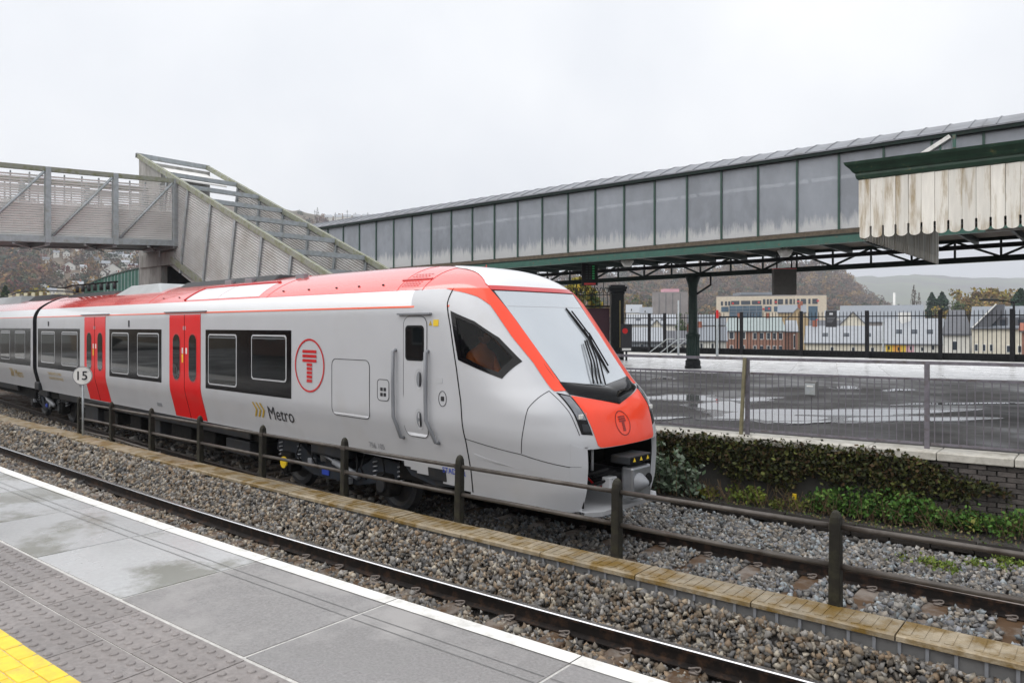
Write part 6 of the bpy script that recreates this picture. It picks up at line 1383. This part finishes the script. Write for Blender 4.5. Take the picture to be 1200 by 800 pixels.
# houses on the village hill
def hill_depth(px, py):
    cy = float(np.interp(px, [a for a, b in RP2], [b for a, b in RP2])); fr = (393-py)/(393-cy); return float(np.interp(fr, [a for a, b in R3], [b for a, b in R3]))
rr = random.Random(4)
VH = [(51, 336, 12), (70, 339, 13), (61, 341, 10), (81, 312, 15), (70, 319, 10), (88, 323, 11), (91, 334, 13), (78, 297, 8), (66, 296, 7), (115, 305, 12), (124, 309, 10), (132, 316, 20), (150, 302, 12), (140, 298, 9), (132, 299, 9), (105, 297, 9), (22, 296, 9), (12, 308, 7), (135, 324, 16), (110, 327, 11), (54, 304, 8), (158, 300, 9), (156, 312, 10), (120, 320, 8), (98, 313, 8), (147, 308, 9), (35, 292, 6), (92, 290, 8), (120, 292, 8), (160, 291, 8), (44, 313, 6)]
for k, (px, py, w) in enumerate(VH):
    dep = hill_depth(px, py+2) - 26; b = at(px, py+4, dep)[2] - 9; wl = rr.choice(['white', 'white', 'white', 'cream', 'white']); rf = rr.choice(['slate', 'slate', 'pale', 'dslate']); fr = rr.random() < .4; e = py - .5; wn = [(px-w*.22, py+1.6, 1.5, 1.8), (px+w*.22, py+1.6, 1.5, 1.8)] if w > 7 else [(px, py+1.6, 1.4, 1.6)]
    kind = {'white': 'white rendered', 'cream': 'cream rendered'}[wl]; sh = {'slate': 'grey roofed', 'pale': 'pale roofed', 'dslate': 'dark roofed'}[rf]; tn = 'gable fronted' if fr else 'side on'
    house(px-w/2, px+w/2, e, e-w*.32, dep, wl, rf, f'{kind} {sh} {tn} house among trees on the village hillside', wn, front=fr, dp=7, base=b, group=f'{sh} {kind} {tn} hillside houses', chim=[.5] if k % 3 == 0 else None)
for k, px in enumerate(range(385, 462, 11)):
    dep = 880; yy = float(np.interp(px, [a for a, b in RP2], [b for a, b in RP2])); house(px-4.5, px+4.5, yy+1.5, yy-1.5, dep, 'white', 'pale', 'tiny pale terrace house on the skyline above the bridge roof', [], dp=7, base=at(px, yy+8, dep)[2], group='skyline houses above the bridge roof')
for k, px in enumerate((369, 393, 407, 431)):
    t = at(px, 246+(k % 2)*3, 870); o = thing('aerial_mast', 'thin aerial mast on the skyline above the bridge roof', 'mast', (t[0], t[1], t[2]-18), 'skyline aerial masts'); MB().tube([t - UPV*18, t], .28, 5).build('pole', M['dkgrey'], o); MB().obox(t - UPV*2, RGT*1.3, FWD*.1, UPV*.15).build('crossbar', M['dkgrey'], o)

# ------------------------------------------------------------------ plants beside the far platform wall
r = np.random.default_rng(3); C = []; 
for _ in range(15000):
    x = r.uniform(-8.8, -1.2); t = r.beta(1.6, 1.3); hi = .90 if x < -2.6 else .90 - (x+2.6)*.35; lo = .22 + .12*sin(x*3.1) + .1*sin(x*7.7)
    if x > -2.6 and r.uniform() < (x+2.6)/1.5: continue
    z = lo + (hi-lo)*t; C.append((x, yP(x) - .04 - abs(r.normal())*.085*(1.6-t), z + r.normal()*.03))
iv = thing('ivy', 'dark ivy hanging over the far platform wall', 'ivy', (-4, yP(-4)-.1, 0)); lf = leafmesh('foliage', C, .034, [(.028, .034, .012), (.040, .048, .014), (.020, .024, .010), (.060, .050, .018), (.055, .034, .016), (.075, .085, .02)], iv, 3); lf['kind'] = 'stuff'
C = [(x, yP(x)-.06-abs(r.normal())*.05, r.uniform(-.1, .4)) for x in r.uniform(-8.6, .5, 1500)]; st = MB()
for x in r.uniform(-8.4, .3, 420):
    y = yP(x) - r.uniform(.06, .5); z = bedz(x, y); a = r.uniform(-.2, .2); st.tube([(x, y, z), (x+a*.5, y-.03, z+r.uniform(.08, .2)), (x+a, y-.08, z+r.uniform(.15, .38))], .004, 3)
dk = st.build('dry_stalks', M['dry'], None); tag(dk, 'dry brown stalks and dead stems at the foot of the ivy wall', 'dead stems'); dk['kind'] = 'stuff'
def weed(x, y, rad, hgt, n, cols, label, sz=.03, seed=1, group=None, name='weed_clump'):
    r = np.random.default_rng(seed); z = bedz(x, y); o = thing(name, label, 'plant', (x, y, z), group); C = []; g = MB()
    for k in range(max(6, n//40)):
        a = r.uniform(0, 6.28); q = sqrt(r.uniform(0, 1))*rad; b = np.array([x+cos(a)*q*1.6, y+sin(a)*q*.6, z]); t = b + np.array([r.normal()*.06, r.normal()*.05-.03, hgt*r.uniform(.5, 1.1)]); g.tube([b, (b+t)/2 + r.normal(size=3)*.012, t], [.006, .005, .002], 4)
        for j in range(40): f_ = r.uniform(.15, 1.05); C.append(b + (t-b)*f_ + r.normal(size=3)*np.array([.055, .055, .03]))
    g.build('stems', M['dry'], o, kind='stuff'); leafmesh('leaves', C, sz, cols, o, seed, flat=.5)['kind'] = 'stuff'; return o
WG = [(.05, .12, .022), (.075, .16, .03), (.035, .085, .02), (.10, .17, .035)]
def wz(px, py, z=-.08): q = on_z(px, py, z); return float(q[0]), float(q[1])
for k, (px, py, rad, hg, n, cs, lb) in enumerate([(1000, 597, .35, .34, 900, WG, 'bright green nettle clump at the foot of the ivy wall'), (1035, 602, .4, .42, 1100, WG, 'tall green nettle clump below the bare brick corner'), (1070, 600, .34, .36, 800, WG, 'broad leaved green weed beside the nettle clumps'),
        (968, 590, .22, .28, 500, WG, 'small green weed left of the nettle clumps'), (1150, 612, .4, .26, 800, WG, 'low green weed patch beneath the brick wall'), (1190, 622, .4, .32, 900, WG, 'green weed patch where the brick wall is bare'), (1110, 612, .3, .2, 500, WG+[(.2, .2, .05)], 'small yellowish green weed between nettles and brick wall'),
        (880, 577, .25, .22, 450, [(.16, .19, .03), (.11, .16, .03)], 'yellow green weed under the ivy by the old post'), (850, 570, .16, .12, 200, [(.16, .17, .03)], 'tiny yellow weed beside the dry stalks'), (940, 583, .2, .12, 200, [(.12, .14, .03)], 'tiny pale weed in the litter below the ivy')]):
    x, y = wz(px, py); y = min(y, yP(x)-.15); weed(x, y, rad, hg, n, cs, lb, .032, 50+k)
for k, (px, py) in enumerate([(1085, 655), (1112, 662), (1150, 655), (1180, 655)]):
    x, y = wz(px, py, -.1); weed(x, y, .14, .07, 160, [(.14, .18, .03), (.10, .15, .03)], 'tuft of yellow green weed growing in the ballast', .022, 80+k, 'weed tufts in the ballast', 'weed_tuft')
x, y = wz(784, 575); weed(x, y-.05, .40, .85, 1300, [(.085, .12, .075), (.11, .15, .10), (.06, .10, .05), (.14, .17, .13)], 'grey green buddleia bush beside the train coupler', .045, 91, name='buddleia_bush')
x, y = wz(800, 565); weed(x, y, .3, .6, 1200, [(.03, .07, .03), (.05, .10, .04)], 'dark green bush behind the buddleia', .04, 92, name='leafy_bush')
r = np.random.default_rng(8); C = [(x, y, bedz(x, y)+abs(r.normal())*.02) for x, y in zip(r.uniform(-7, 2, 2600), r.uniform(11.3, 12.2, 2600)) if y < yP(x)-.05]
gc = leafmesh('ground_cover', C, .022, [(.05, .09, .02), (.09, .12, .03), (.10, .075, .04), (.13, .10, .05)], None, 8, flat=.7); tag(gc, 'low weeds and leaf litter between trough and far platform wall', 'ground cover'); gc['kind'] = 'stuff'
for k, (px, py) in enumerate([(926, 580), (1096, 598), (1099, 604)]):
    q = on_z(px, py, -.02); MB().obox(q, (.05, .01, .01), (-.01, .035, .0), (0, -.004, .02)).build('x', M['wline'] if k != 0 else M['white'], None, bevel=.006).name = 'litter'
for k, o in enumerate([o for o in bpy.data.objects if o.name.startswith('litter')]): tag(o, 'crumpled white scrap of litter among the trackside weeds', 'litter', 'scraps of litter')
q = on_z(931, 584.5, -.02); o = MB().obox(q + UPV*.04, (.035, 0, 0), (0, .02, 0), (0, 0, .05)).build('marker', M['yellow'], None, bevel=.01); o.name = 'yellow_marker'; tag(o, 'tiny yellow marker peg at the edge of the old trough', 'marker')

# ------------------------------------------------------------------ damp air
hz = MB().box((-3600, -60, -7.6), (3600, 3900, 300)).build('haze', bpy.data.materials.new('haze_air'), None); hz['kind'] = 'stuff'
hm = hz.data.materials[0]; hm.use_nodes = True; t = hm.node_tree; t.nodes.clear(); ho = t.nodes.new('ShaderNodeOutputMaterial'); pv = t.nodes.new('ShaderNodeVolumePrincipled')
pv.inputs['Color'].default_value = (.88, .92, 1.0, 1); pv.inputs['Density'].default_value = .00033; pv.inputs['Anisotropy'].default_value = 0.0; t.links.new(pv.outputs[0], ho.inputs['Volume'])
